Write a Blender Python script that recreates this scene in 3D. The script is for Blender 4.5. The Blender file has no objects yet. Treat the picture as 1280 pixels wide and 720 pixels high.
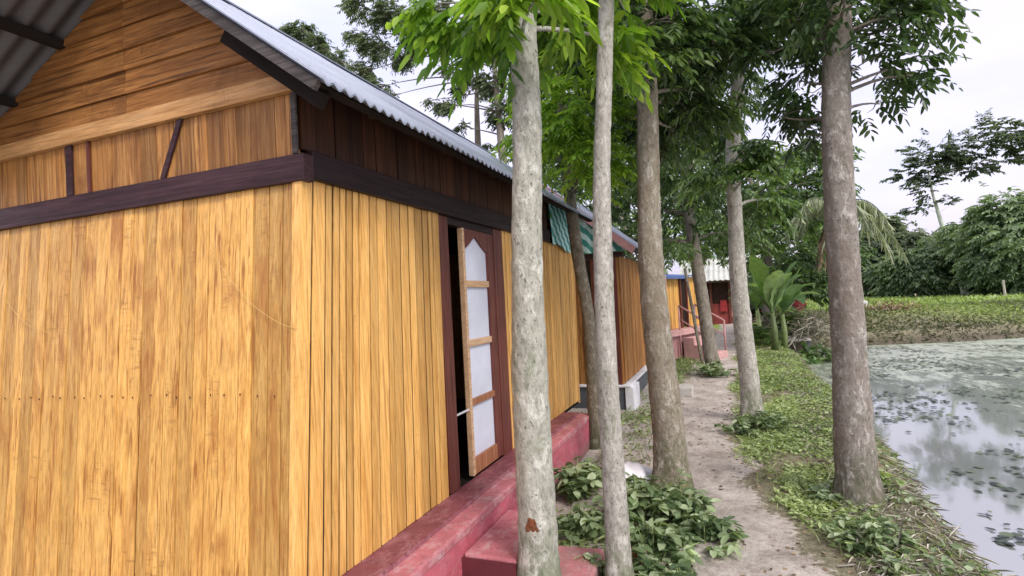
import bpy, math, random
import numpy as np
from mathutils import Vector, Matrix
RND = random.Random(7); NR = np.random.default_rng(11)
S = bpy.context.scene; COL = S.collection
# ------------------------------------------------------------------ camera
YAW, PIT, ROL, FPX = math.radians(21.393), math.radians(1.404), math.radians(-3.01), 687.85
EYE = Vector((0, 0, 1.55))
W_ = Vector((-math.sin(YAW)*math.cos(PIT), math.cos(YAW)*math.cos(PIT), math.sin(PIT)))
r0 = Vector((math.cos(YAW), math.sin(YAW), 0)); u0 = r0.cross(W_)
R_ = math.cos(ROL)*r0 + math.sin(ROL)*u0; U_ = -math.sin(ROL)*r0 + math.cos(ROL)*u0
cam = bpy.data.cameras.new('camera'); co = bpy.data.objects.new('camera', cam); COL.objects.link(co)
cam.sensor_width = 36; cam.lens = 36*FPX/1280; cam.clip_end = 2000; cam.clip_start = .05
m = Matrix((R_, U_, -W_)).transposed().to_4x4(); m.translation = EYE; co.matrix_world = m
S.camera = co
# ------------------------------------------------------------------ sky, sun, exposure
SUN_EL, SUN_AZ = math.radians(42), math.radians(128)
w = bpy.data.worlds.new('World'); S.world = w; w.use_nodes = True
nt = w.node_tree; N = nt.nodes; K = nt.links; N.clear()
out = N.new('ShaderNodeOutputWorld')
sky = N.new('ShaderNodeTexSky'); sky.sky_type = 'NISHITA'; sky.sun_disc = False
sky.sun_elevation = SUN_EL; sky.sun_rotation = SUN_AZ; sky.air_density = 1.2; sky.dust_density = 4
b1 = N.new('ShaderNodeBackground'); b1.inputs[1].default_value = .05; K.new(sky.outputs[0], b1.inputs[0])
tc = N.new('ShaderNodeTexCoord'); sx = N.new('ShaderNodeSeparateXYZ'); K.new(tc.outputs['Generated'], sx.inputs[0])
rmp = N.new('ShaderNodeValToRGB'); K.new(sx.outputs[2], rmp.inputs[0])
e = rmp.color_ramp.elements
e[0].position = 0; e[0].color = (.66, .62, .74, 1); e[1].position = .85; e[1].color = (1.45, 1.40, 1.36, 1)
x_ = e.new(.42); x_.color = (.70, .665, .78, 1)
mpg = N.new('ShaderNodeMapping'); mpg.inputs['Scale'].default_value = (1.2, 1.2, 3.5); K.new(tc.outputs['Generated'], mpg.inputs[0])
cn = N.new('ShaderNodeTexNoise'); cn.inputs['Scale'].default_value = 2.2; cn.inputs['Detail'].default_value = 5; K.new(mpg.outputs[0], cn.inputs[0])
cr = N.new('ShaderNodeValToRGB'); K.new(cn.outputs[0], cr.inputs[0])
cr.color_ramp.elements[0].position = .35; cr.color_ramp.elements[0].color = (.80, .82, .92, 1)
cr.color_ramp.elements[1].position = .65; cr.color_ramp.elements[1].color = (1.07, .99, 1.03, 1)
mx = N.new('ShaderNodeMixRGB'); mx.blend_type = 'MULTIPLY'; mx.inputs[0].default_value = 1
K.new(rmp.outputs[0], mx.inputs[1]); K.new(cr.outputs[0], mx.inputs[2])
b2 = N.new('ShaderNodeBackground'); b2.inputs[1].default_value = .80; K.new(mx.outputs[0], b2.inputs[0])
ad = N.new('ShaderNodeAddShader'); K.new(b1.outputs[0], ad.inputs[0]); K.new(b2.outputs[0], ad.inputs[1]); K.new(ad.outputs[0], out.inputs[0])
sl = bpy.data.lights.new('sun', 'SUN'); sl.energy = 1.5; sl.angle = math.radians(14); sl.color = (1, .95, .88)
so = bpy.data.objects.new('sun', sl); COL.objects.link(so)
to_sun = Vector((math.sin(SUN_AZ)*math.cos(SUN_EL), math.cos(SUN_AZ)*math.cos(SUN_EL), math.sin(SUN_EL)))
so.rotation_euler = to_sun.to_track_quat('Z', 'Y').to_euler(); so.location = (6, -6, 9)
S.view_settings.view_transform = 'Standard'; S.view_settings.look = 'None'; S.view_settings.gamma = 1
S.view_settings.exposure = .68
S.cycles.max_bounces = 6; S.cycles.diffuse_bounces = 3; S.cycles.glossy_bounces = 2; S.cycles.transmission_bounces = 3
S.cycles.transparent_max_bounces = 6; S.cycles.use_denoising = True

# ------------------------------------------------------------------ measuring helpers (photo pixel + known distance -> point in the place)
def ray(px, py): return (px-640)/FPX*R_ - (py-360)/FPX*U_ + W_
def atY(px, py, Y): d = ray(px, py); return EYE + d*(Y/d.y)
def atX(px, py, X): d = ray(px, py); return EYE + d*(X/d.x)
def atZ(px, py, Z): d = ray(px, py); return EYE + d*((Z-1.55)/d.z)
def sm(t): t = np.clip(t, 0, 1); return t*t*(3-2*t)

# ------------------------------------------------------------------ objects
def tag(o, label=None, cat=None, group=None, kind=None):
    if label: o['label'] = label
    if cat: o['category'] = cat
    if group: o['group'] = group
    if kind: o['kind'] = kind
    return o
def thing(name, label, cat, loc=(0, 0, 0), group=None):
    o = bpy.data.objects.new(name, None); COL.objects.link(o); o.location = loc; o.empty_display_size = .2
    return tag(o, label, cat, group)
def link(name, me, mat, parent=None):
    o = bpy.data.objects.new(name, me); COL.objects.link(o)
    if mat is not None: me.materials.append(mat)
    if parent is not None:
        wl = Vector((0, 0, 0)); p = parent
        while p is not None: wl += Vector(p.location); p = p.parent
        me.transform(Matrix.Translation(-wl)); o.parent = parent
    return o
def base_at(o, p):      # move a top-level mesh's origin to its base
    o.data.transform(Matrix.Translation(-Vector(p))); o.location = p; return o
class MB:
    def __init__(s): s.lobe = None; s.v = []; s.f = []; s.a = []; s.smooth = False
    def add(s, vs, fs, a=None):
        n = len(s.v); s.v += [tuple(v) for v in vs]; s.f += [tuple(i+n for i in f) for f in fs]
        s.a += [RND.random() if a is None else a]*len(vs)
    def hexa(s, p, a=None):   # p: 8 corners, bottom 4 ccw then top 4 ccw
        s.add(p, [(3, 2, 1, 0), (4, 5, 6, 7), (0, 1, 5, 4), (1, 2, 6, 5), (2, 3, 7, 6), (3, 0, 4, 7)], a)
    def box(s, x0, x1, y0, y1, z0, z1, a=None, j=0):
        g = lambda: RND.uniform(-j, j) if j else 0
        s.hexa([(x0+g(), y0+g(), z0+g()), (x1+g(), y0+g(), z0+g()), (x1+g(), y1+g(), z0+g()), (x0+g(), y1+g(), z0+g()),
                (x0+g(), y0+g(), z1+g()), (x1+g(), y0+g(), z1+g()), (x1+g(), y1+g(), z1+g()), (x0+g(), y1+g(), z1+g())], a)
    def beam(s, a, b, wd, ht, up=(0, 0, 1), at=None):   # bar from a to b
        a = Vector(a); b = Vector(b); d = (b-a).normalized(); up = Vector(up); sd = d.cross(up).normalized(); u = sd.cross(d)
        q = [(-1, -1), (1, -1), (1, 1), (-1, 1)]
        P = [c+sd*x*wd/2+u*z*ht/2 for c in (a, b) for x, z in q]
        s.add(P, [(0, 1, 2, 3), (7, 6, 5, 4), (0, 4, 5, 1), (1, 5, 6, 2), (2, 6, 7, 3), (3, 7, 4, 0)], at)
    def tube(s, pts, rad, n=8, cap=True, bump=0, at=None):
        pts = [Vector(p) for p in pts]; n0 = len(s.v); V = []; F = []
        ref = Vector((1, 0, 0)) if abs((pts[-1]-pts[0]).normalized().x) < .9 else Vector((0, 1, 0))
        for i, p in enumerate(pts):
            d = (pts[min(i+1, len(pts)-1)]-pts[max(i-1, 0)]).normalized(); sd = d.cross(ref).normalized(); u = sd.cross(d)
            for k in range(n):
                t = 2*math.pi*k/n; r = rad[i]*(1+(RND.uniform(-bump, bump) if bump else 0))*(s.lobe(t, p.z) if s.lobe else 1)
                V.append(p+sd*math.cos(t)*r+u*math.sin(t)*r)
        for i in range(len(pts)-1):
            for k in range(n):
                F.append((i*n+k, i*n+(k+1) % n, (i+1)*n+(k+1) % n, (i+1)*n+k))
        if cap: F.append(tuple(reversed(range(n)))); F.append(tuple((len(pts)-1)*n+k for k in range(n)))
        s.add(V, F, at)
    def build(s, name, mat, parent=None, smooth=False, bevel=0):
        me = bpy.data.meshes.new(name); me.from_pydata(s.v, [], s.f); me.update()
        at = me.attributes.new('bv', 'FLOAT', 'POINT'); at.data.foreach_set('value', s.a)
        if smooth: me.polygons.foreach_set('use_smooth', [True]*len(me.polygons))
        o = link(name, me, mat, parent)
        if bevel:
            b = o.modifiers.new('bevel', 'BEVEL'); b.width = bevel; b.segments = 2; b.limit_method = 'ANGLE'
        return o
def np_mesh(name, V, F, lv=None, mat=None, parent=None, smooth=False):
    me = bpy.data.meshes.new(name); k = F.shape[1]
    me.vertices.add(len(V)); me.vertices.foreach_set('co', V.astype(np.float32).ravel())
    me.loops.add(F.size); me.loops.foreach_set('vertex_index', F.astype(np.int32).ravel())
    me.polygons.add(len(F)); me.polygons.foreach_set('loop_start', np.arange(0, F.size, k, dtype=np.int32))
    me.update(calc_edges=True); me.validate()
    if lv is not None:
        at = me.attributes.new('bv', 'FLOAT', 'POINT'); at.data.foreach_set('value', lv.astype(np.float32))
    if smooth: me.polygons.foreach_set('use_smooth', np.ones(len(F), bool))
    return link(name, me, mat, parent)

# ------------------------------------------------------------------ materials
class Mat:
    def __init__(s, name, rough=.7, spec=.3):
        s.m = bpy.data.materials.new(name); s.m.use_nodes = True; s.t = s.m.node_tree; s.n = s.t.nodes; s.k = s.t.links
        s.b = s.n['Principled BSDF']; s.b.inputs['Roughness'].default_value = rough; s.b.inputs['Specular IOR Level'].default_value = spec
        s.c = s.n.new('ShaderNodeTexCoord')
    def coord(s, scale=(1, 1, 1), offs=None):
        mp = s.n.new('ShaderNodeMapping'); mp.inputs['Scale'].default_value = scale; s.k.new(s.c.outputs['Object'], mp.inputs[0])
        if offs is not None: s.k.new(offs, mp.inputs['Location'])
        return mp.outputs[0]
    def noise(s, vec, sc, det=4, rough=.5, dist=0):
        n = s.n.new('ShaderNodeTexNoise'); n.inputs['Scale'].default_value = sc; n.inputs['Detail'].default_value = det
        n.inputs['Roughness'].default_value = rough; n.inputs['Distortion'].default_value = dist; s.k.new(vec, n.inputs[0]); return n.outputs[0]
    def ramp(s, f, stops):
        r = s.n.new('ShaderNodeValToRGB'); s.k.new(f, r.inputs[0]); el = r.color_ramp.elements
        def c4(c): return (c, c, c, 1) if not isinstance(c, tuple) else (*c, 1)
        el[0].position, el[0].color = stops[0][0], c4(stops[0][1]); el[1].position, el[1].color = stops[-1][0], c4(stops[-1][1])
        for p, c in stops[1:-1]: q = el.new(p); q.color = c4(c)
        return r.outputs[0]
    def mix(s, f, a, b, mode='MIX'):
        x = s.n.new('ShaderNodeMixRGB'); x.blend_type = mode
        for i, v in enumerate((f, a, b)):
            if isinstance(v, (int, float)): x.inputs[i].default_value = v if i == 0 else (v, v, v, 1)
            elif isinstance(v, tuple): x.inputs[i].default_value = (*v, 1)
            else: s.k.new(v, x.inputs[i])
        return x.outputs[0]
    def attr(s, name='bv'):
        a = s.n.new('ShaderNodeAttribute'); a.attribute_name = name; return a.outputs['Fac']
    def math(s, op, a, b=0):
        x = s.n.new('ShaderNodeMath'); x.operation = op
        for i, v in enumerate((a, b)):
            if isinstance(v, (int, float)): x.inputs[i].default_value = v
            else: s.k.new(v, x.inputs[i])
        return x.outputs[0]
    def col(s, o):
        if isinstance(o, tuple): s.b.inputs['Base Color'].default_value = (*o, 1)
        else: s.k.new(o, s.b.inputs['Base Color'])
        return s
    def rough(s, o): s.k.new(o, s.b.inputs['Roughness']); return s
    def bump(s, h, st=.3, dist=.01):
        b = s.n.new('ShaderNodeBump'); b.inputs['Strength'].default_value = st; b.inputs['Distance'].default_value = dist
        s.k.new(h, b.inputs['Height']); s.k.new(b.outputs[0], s.b.inputs['Normal']); return s
def board_offset(M):
    a = M.attr(); c = M.n.new('ShaderNodeCombineXYZ'); q = M.math('MULTIPLY', a, 37.0)
    for i in range(3): M.k.new(q, c.inputs[i])
    return c.outputs[0]
def wood(name, lo, mid, hi, stain, axis='z', rough=.45, spec=.35, knots=.5, stain_amt=.6, spread=.35):
    M = Mat(name, rough, spec); off = board_offset(M)
    st = {'z': (1, 1, .07), 'x': (.07, 1, 1), 'y': (1, .07, 1)}[axis]
    v = M.coord(tuple(q*.6 if q < 1 else 1 for q in st), off)
    g1 = M.noise(v, 34, 8, .68, .9); g2 = M.noise(v, 150, 4, .65)
    grain = M.ramp(g1, [(.28, lo), (.47, mid), (.68, hi)])
    fine = M.ramp(g2, [(.34, .70), (.6, 1.1)])
    c = M.mix(1, grain, fine, 'MULTIPLY')
    bv = M.ramp(M.attr(), [(0, 1-spread), (.35, .95), (.7, 1.0), (1, 1+spread*.45)])
    c = M.mix(1, c, bv, 'MULTIPLY')
    ln = M.noise(M.coord(tuple(.03 if q < 1 else 1 for q in st), off), 55, 3, .6, .2); c = M.mix(M.ramp(ln, [(.57, 0), (.66, stain_amt)]), c, tuple(q*.8 for q in stain))
    # brown weather stains, drawn out along the board
    big = M.noise(M.coord(tuple(.35 if q < 1 else 1 for q in st), off), 3.2, 5, .65, 1.2)
    sf = M.ramp(big, [(.5, 0), (.72, stain_amt)])
    c = M.mix(sf, c, stain)
    # saw / borer marks: short cross ticks in patches
    tk = M.coord(tuple(75 if q < 1 else 14 for q in st), off)
    tn = M.noise(tk, 1, 2, .5, .3); tm = M.noise(M.coord((1, 1, 1), off), 2.3, 2)
    tf = M.math('MULTIPLY', M.ramp(tn, [(.56, 0), (.68, 1)]), M.ramp(tm, [(.56, 0), (.64, knots)]))
    c = M.mix(M.math('MULTIPLY', tf, .6), c, tuple(q*.5 for q in lo))
    M.col(c); M.rough(M.ramp(g1, [(.3, rough+.15), (.7, rough-.08)]))
    M.bump(M.mix(.5, g1, g2), .35, .004)
    return M.m
def plain(name, c, rough=.6, spec=.3, var=.25, sc=8, bump=.2, dirt=None, metal=0, bd=.01):
    M = Mat(name, rough, spec); n = M.noise(M.coord(), sc, 6, .6)
    r = M.ramp(n, [(.3, tuple(q*(1-var) for q in c)), (.7, tuple(min(1, q*(1+var)) for q in c))])
    if dirt:
        d = M.noise(M.coord((1, 1, .7)), sc*.45, 7, .7, .8); r = M.mix(M.ramp(d, [(.5, 0), (.66, .75)]), r, dirt)
    M.col(r); M.b.inputs['Metallic'].default_value = metal
    if bump: M.bump(M.noise(M.coord(), sc*6, 5, .65), bump, bd)
    return M.m
def bark(name, base, dark, pale, sc=1.0, warm=None, rings=.35):
    M = Mat(name, .85, .15); v = M.coord((1, 1, .55))
    n1 = M.noise(v, 13*sc, 10, .78, .25); n2 = M.noise(v, 34*sc, 6, .7); n3 = M.noise(M.coord((1, 1, .6)), 6*sc, 8, .72, .3)
    c = M.ramp(n2, [(.3, tuple(q*.55 for q in base)), (.5, base), (.7, tuple(q*1.25 for q in base))])
    c = M.mix(M.ramp(n1, [(.52, 0), (.6, .85)]), c, pale)
    c = M.mix(M.ramp(n3, [(.55, 0), (.68, .75)]), c, dark)
    n4 = M.noise(v, 60*sc, 3, .6); c = M.mix(M.ramp(n4, [(.62, 0), (.68, .75)]), c, tuple(q*.5 for q in dark))
    rg = M.noise(M.coord((.6, .6, 9)), 2.2*sc, 3, .6, .6); c = M.mix(M.ramp(rg, [(.60, 0), (.70, rings*.5)]), c, dark); n5 = M.noise(M.coord((1, 1, .5)), 8*sc, 8, .75, .4); c = M.mix(M.ramp(n5, [(.55, 0), (.63, .55)]), c, tuple(q*f for q, f in zip(dark, (1.1, 1.35, .9))))
    if warm: c = M.mix(M.ramp(M.noise(v, 5*sc, 5, .6), [(.45, 0), (.6, .5)]), c, warm)
    sp = M.n.new('ShaderNodeSeparateXYZ'); M.k.new(M.c.outputs['Object'], sp.inputs[0])
    mr = M.n.new('ShaderNodeMapRange'); M.k.new(M.math('ADD', sp.outputs[2], M.math('MULTIPLY', M.math('SUBTRACT', n1, .5), 2.2)), mr.inputs[0]); mr.inputs[1].default_value = .45; mr.inputs[2].default_value = .0; mr.inputs[3].default_value = 0; mr.inputs[4].default_value = .8
    c = M.mix(mr.outputs[0], c, tuple(q*f for q, f in zip(dark, (.95, 1.2, .75))))   # moss and mud splashed on the foot
    M.col(c); M.bump(M.mix(.35, n1, n2), 1.0, .03)
    return M.m
def leafmat(name, dark, mid, light, trans=.35, rough=.45):
    M = Mat(name, rough, .4)
    c = M.ramp(M.attr(), [(0, dark), (.5, mid), (1, light)])
    n = M.noise(M.coord(), 9, 2); c = M.mix(1, c, M.ramp(n, [(.3, .75), (.7, 1.2)]), 'MULTIPLY')
    M.col(c); tr = M.n.new('ShaderNodeBsdfTranslucent'); M.k.new(M.mix(1, c, (1.5, 1.6, .7), 'MULTIPLY'), tr.inputs[0])
    mxs = M.n.new('ShaderNodeMixShader'); mxs.inputs[0].default_value = trans
    M.k.new(M.b.outputs[0], mxs.inputs[1]); M.k.new(tr.outputs[0], mxs.inputs[2]); M.k.new(mxs.outputs[0], M.n['Material Output'].inputs[0])
    return M.m
MT = {}
MT['wall_front'] = wood('honey_boards', (.38, .165, .035), (.65, .355, .088), (.78, .475, .15), (.31, .11, .018), 'z', .4, .4, .7, .8, .36)
MT['wall_side'] = wood('honey_battens', (.47, .225, .05), (.71, .40, .115), (.80, .495, .175), (.42, .18, .03), 'z', .4, .4, .25, .5, .3)
MT['band'] = wood('amber_boards', (.18, .07, .018), (.36, .165, .045), (.49, .26, .085), (.12, .04, .012), 'z', .5, .3, .6, .8, .4)
MT['gable'] = wood('brown_boards', (.16, .06, .016), (.29, .125, .034), (.42, .20, .065), (.07, .025, .009), 'x', .55, .3, .7, .8, .3)
MT['ledger'] = wood('pale_plank', (.34, .17, .06), (.48, .26, .10), (.55, .33, .15), (.25, .11, .04), 'x', .5, .3, .4, .5, .1)
MT['band_shaded'] = wood('red_boards_shaded', (.022, .008, .004), (.05, .017, .008), (.085, .032, .013), (.018, .007, .004), 'z', .55, .3, .3, .5, .45)  # reddish boards, darkened further: eave shade is put into the colour
MT['beam'] = wood('plum_paint', (.022, .009, .012), (.04, .016, .02), (.065, .028, .032), (.015, .007, .008), 'x', .5, .3, .2, .5, .2)
MT['beam_y_shaded'] = wood('plum_paint_shaded', (.009, .004, .005), (.018, .007, .008), (.03, .012, .014), (.007, .003, .004), 'y', .5, .3, .2, .5, .2)  # darker copy of the plum paint, with the eave shade painted in
MT['frame'] = wood('maroon_frame', (.07, .018, .015), (.13, .035, .026), (.19, .06, .04), (.05, .015, .012), 'z', .4, .4, .2, .5, .2)
MT['stile'] = wood('teak_stile', (.20, .075, .035), (.32, .13, .06), (.42, .2, .1), (.14, .05, .02), 'z', .4, .4, .2, .4, .2)
MT['rail'] = wood('pale_rail', (.42, .25, .13), (.58, .38, .22), (.66, .47, .30), (.35, .18, .09), 'y', .45, .4, .2, .4, .2)
MT['grey_wood'] = wood('weathered_wood', (.035, .03, .03), (.07, .062, .06), (.13, .115, .11), (.03, .026, .026), 'x', .75, .2, .3, .5, .3)
MT['glass'] = plain('frosted_glass', (.60, .64, .76), .15, .6, .10, 3, 0)
MT['pink'] = plain('pink_plaster', (.47, .135, .175), .55, .3, .2, 5, .3, (.42, .22, .24))
MT['pink_top'] = plain('worn_pink_plaster', (.44, .19, .21), .6, .3, .25, 7, .4, (.46, .38, .37))
MT['sill'] = plain('plum_sill', (.22, .075, .09), .5, .35, .25, 9, .3, (.36, .20, .21))
MT['maroon'] = plain('maroon_plaster', (.11, .022, .03), .55, .3, .2, 5, .2)
MT['slate'] = plain('slate_plaster', (.075, .085, .10), .7, .2, .2, 5, .3, (.14, .14, .14))
MT['white'] = plain('chalk_white', (.62, .64, .68), .7, .2, .12, 5, .3, (.42, .40, .38))
MT['concrete'] = plain('grey_concrete', (.42, .41, .39), .85, .2, .2, 7, .5, (.22, .21, .17))
MT['dark'] = plain('near_black', (.02, .016, .014), .9, .1, .2, 5, 0)  # near-black: shade of the room and board gaps put into the colour
def worn(name, c, under, mudc):
    M = Mat(name, .6, .3); n = M.noise(M.coord(), 6, 7, .7, .4); n2 = M.noise(M.coord(), 30, 6, .7); n3 = M.noise(M.coord((1, .6, 1)), 13, 9, .75, .15)
    cc = M.ramp(n, [(.3, tuple(q*.7 for q in c)), (.7, tuple(q*1.2 for q in c))])
    cc = M.mix(M.ramp(n3, [(.50, 0), (.60, .7)]), cc, under)
    cc = M.mix(M.ramp(n2, [(.60, 0), (.64, .8)]), cc, tuple(q*.45 for q in c))
    sp = M.n.new('ShaderNodeSeparateXYZ'); M.k.new(M.c.outputs['Object'], sp.inputs[0])
    mr = M.n.new('ShaderNodeMapRange'); M.k.new(M.math('ADD', sp.outputs[2], M.math('MULTIPLY', M.math('SUBTRACT', n, .5), .3)), mr.inputs[0]); mr.inputs[1].default_value = .14; mr.inputs[2].default_value = .0; mr.inputs[3].default_value = 0; mr.inputs[4].default_value = .85
    cc = M.mix(mr.outputs[0], cc, mudc); M.col(cc); M.rough(M.ramp(n2, [(.4, .45), (.7, .8)])); M.bump(M.mix(.5, n2, n3), .5, .01); return M.m
MT['pink'] = worn('pink_plaster_worn', (.42, .10, .135), (.42, .16, .19), (.17, .12, .10))
MT['pink_top'] = worn('pink_tread_worn', (.42, .14, .165), (.46, .30, .31), (.30, .22, .20))
MT['sill'] = worn('plum_sill_worn', (.20, .06, .075), (.30, .14, .16), (.2, .1, .1))
def steel(name, c, rough=.35, metal=.6, stripes=None):
    M = Mat(name, rough, .5); M.b.inputs['Metallic'].default_value = metal
    n = M.noise(M.coord((1, .4, 1)), 3, 6, .6, .5); n2 = M.noise(M.coord((.5, 3, .5)), 14, 4, .6)
    cc = M.ramp(n, [(.3, tuple(q*.82 for q in c)), (.7, tuple(min(1, q*1.12) for q in c))])
    cc = M.mix(M.ramp(n2, [(.58, 0), (.75, .5)]), cc, tuple(q*.62 for q in c))
    if stripes:
        wv = M.n.new('ShaderNodeTexWave'); wv.bands_direction = 'DIAGONAL'; wv.inputs['Scale'].default_value = 3.6; wv.inputs['Distortion'].default_value = .8
        M.k.new(M.coord(), wv.inputs[0]); cc = M.mix(M.ramp(wv.outputs[1], [(.45, 0), (.62, 1)]), cc, stripes)
    M.col(cc); return M.m
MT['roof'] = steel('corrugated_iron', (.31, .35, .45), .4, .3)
MT['roof_left'] = steel('dark_grey_iron', (.085, .085, .09), .5, .2)  # darker grey for the left slope, seen from below
MT['rose'] = plain('rose_fascia', (.38, .21, .21), .5, .3, .2, 6, .2)
MT['rose_pale'] = plain('pale_rose', (.50, .30, .29), .6, .3, .2, 6, .2)
MT['nail'] = plain('rusty_nail', (.10, .05, .025), .8, .2, .3, 50, 0)
MT['teal'] = steel('teal_sheet', (.03, .22, .19), .4, .1, (.40, .60, .58))
MT['blue_roof'] = steel('blue_sheet', (.10, .16, .38), .4, .2)
MT['red_wall'] = plain('faded_red_wall', (.24, .05, .045), .7, .2, .3, 3, .2, (.12, .04, .035))
MT['shed_dark'] = plain('shed_dark_brown', (.045, .022, .018), .8, .2, .3, 3, .2)
MT['bark_pale'] = bark('bark_pale', (.37, .37, .32), (.13, .135, .11), (.62, .63, .57))
MT['bark_pale2'] = bark('bark_pale_b', (.38, .37, .33), (.13, .125, .10), (.58, .57, .53), 1.3)
MT['bark_brown'] = bark('bark_brown', (.27, .245, .195), (.095, .085, .065), (.50, .48, .42), 1.2, (.20, .16, .115))
MT['bark_red'] = bark('bark_reddish', (.25, .23, .205), (.09, .08, .07), (.50, .48, .45), 1.3, (.19, .15, .12), .6)
MT['bark_dark'] = bark('bark_mossy', (.17, .15, .115), (.06, .055, .04), (.31, .30, .25), 1.6)
MT['bark_far'] = bark('bark_far', (.20, .18, .15), (.08, .07, .06), (.30, .29, .26), .7)
MT['leaf_dark'] = leafmat('leaf_dark', (.02, .042, .016), (.05, .095, .034), (.13, .20, .07), .35, .32)
MT['leaf_mid'] = leafmat('leaf_mid', (.025, .05, .018), (.075, .14, .04), (.19, .29, .085), .35, .35)
MT['leaf_bright'] = leafmat('leaf_bright', (.04, .10, .014), (.15, .28, .03), (.36, .50, .07), .5, .35)
MT['leaf_far_hazed'] = leafmat('leaf_far_hazed', (.09, .14, .09), (.175, .25, .145), (.29, .38, .22), .35)  # lightened leaf colours stand in for haze over the distance
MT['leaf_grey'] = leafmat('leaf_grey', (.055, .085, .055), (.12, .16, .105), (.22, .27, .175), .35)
MT['leaf_pale'] = leafmat('leaf_pale', (.10, .13, .08), (.22, .26, .17), (.36, .40, .27), .3)
MT['weed'] = leafmat('leaf_weed', (.05, .09, .035), (.16, .23, .11), (.42, .50, .32), .3, .35)
MT['grass'] = leafmat('leaf_grass', (.09, .13, .05), (.24, .32, .125), (.45, .53, .27), .3)
MT['straw'] = leafmat('straw', (.12, .11, .09), (.32, .30, .26), (.60, .57, .50), .1, .7)
MT['deadleaf'] = leafmat('dead_leaf', (.07, .05, .035), (.20, .14, .09), (.36, .27, .17), .1, .7)
MT['lily'] = leafmat('floating_leaf', (.015, .025, .018), (.04, .06, .04), (.13, .18, .08), .1, .35)
MT['banana'] = leafmat('banana_leaf', (.04, .09, .03), (.10, .185, .06), (.22, .32, .13), .3)

# ------------------------------------------------------------------ leaves
def nrm(a): return a/np.maximum(np.linalg.norm(a, axis=-1, keepdims=True), 1e-9)
def leaf_geo(base, d, L, Wd, lv, fold=.12, curl=.18, upref=None):
    """folded lanceolate leaves with a bent tip: 6 vertices, 2 quads each"""
    n = len(base); d = nrm(d)
    up = np.tile(np.array([0, 0, 1.]), (n, 1)) if upref is None else upref
    up = up+NR.normal(0, .35, (n, 3)); s = nrm(np.cross(d, up)); u = nrm(np.cross(s, d))
    L = L[:, None]; Wd = Wd[:, None]
    p = lambda t, sd, h: base+d*L*t+s*Wd*.5*sd+u*(h*Wd-curl*L*t*t)
    V = np.stack([base, p(.32, 1, fold), p(.72, .8, fold*.8), p(1, 0, 0), p(.72, -.8, fold*.8), p(.32, -1, fold)], 1).reshape(-1, 3)
    i = np.arange(n)[:, None]*6
    F = np.concatenate([i+np.array([0, 1, 2, 3]), i+np.array([0, 3, 4, 5])], 0)
    return V, F, np.repeat(lv, 6)
def join(parts):
    V = []; F = []; A = []; n = 0
    for v, f, a in parts: V.append(v); F.append(f+n); A.append(a); n += len(v)
    return np.concatenate(V), np.concatenate(F), np.concatenate(A)
def spray_geo(P, D, Lr, pairs, ll, lw, droop=.35, lvb=None, spread=.9):
    """pinnate sprays: P,D (N,3) base and direction, each a drooping rachis with leaflets in pairs"""
    n = len(P); D = nrm(D); up = np.tile(np.array([0, 0, 1.]), (n, 1)); s = nrm(np.cross(D, up)+NR.normal(0, .15, (n, 3)))
    Lr = np.broadcast_to(Lr, (n,))[:, None]; out = []
    if lvb is None: lvb = NR.random(n)
    for k in range(pairs+1):
        t = .18+.82*k/pairs
        c = P+D*Lr*t+np.array([0, 0, -1.])*droop*Lr*t*t
        for sg in ((-1, 1) if k < pairs else (0,)):
            dd = D*(.55 if sg else 1)+s*sg*spread+np.array([0, 0, -1.])*(.3+droop*t)+NR.normal(0, .16, (n, 3))
            l = ll*NR.uniform(.55, 1.25, n)*(1-.25*abs(t-.5)); wv = lw*NR.uniform(.6, 1.2, n)
            out.append(leaf_geo(c, dd, l, wv, np.clip(lvb+NR.normal(0, .13, n), 0, 1)))
    return join(out)
def blob_points(c, r, n, flat=.8):
    q = nrm(NR.normal(0, 1, (n, 3)))*NR.random((n, 1))**.45*r; q[:, 2] *= flat
    return q+np.array(c)
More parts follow.
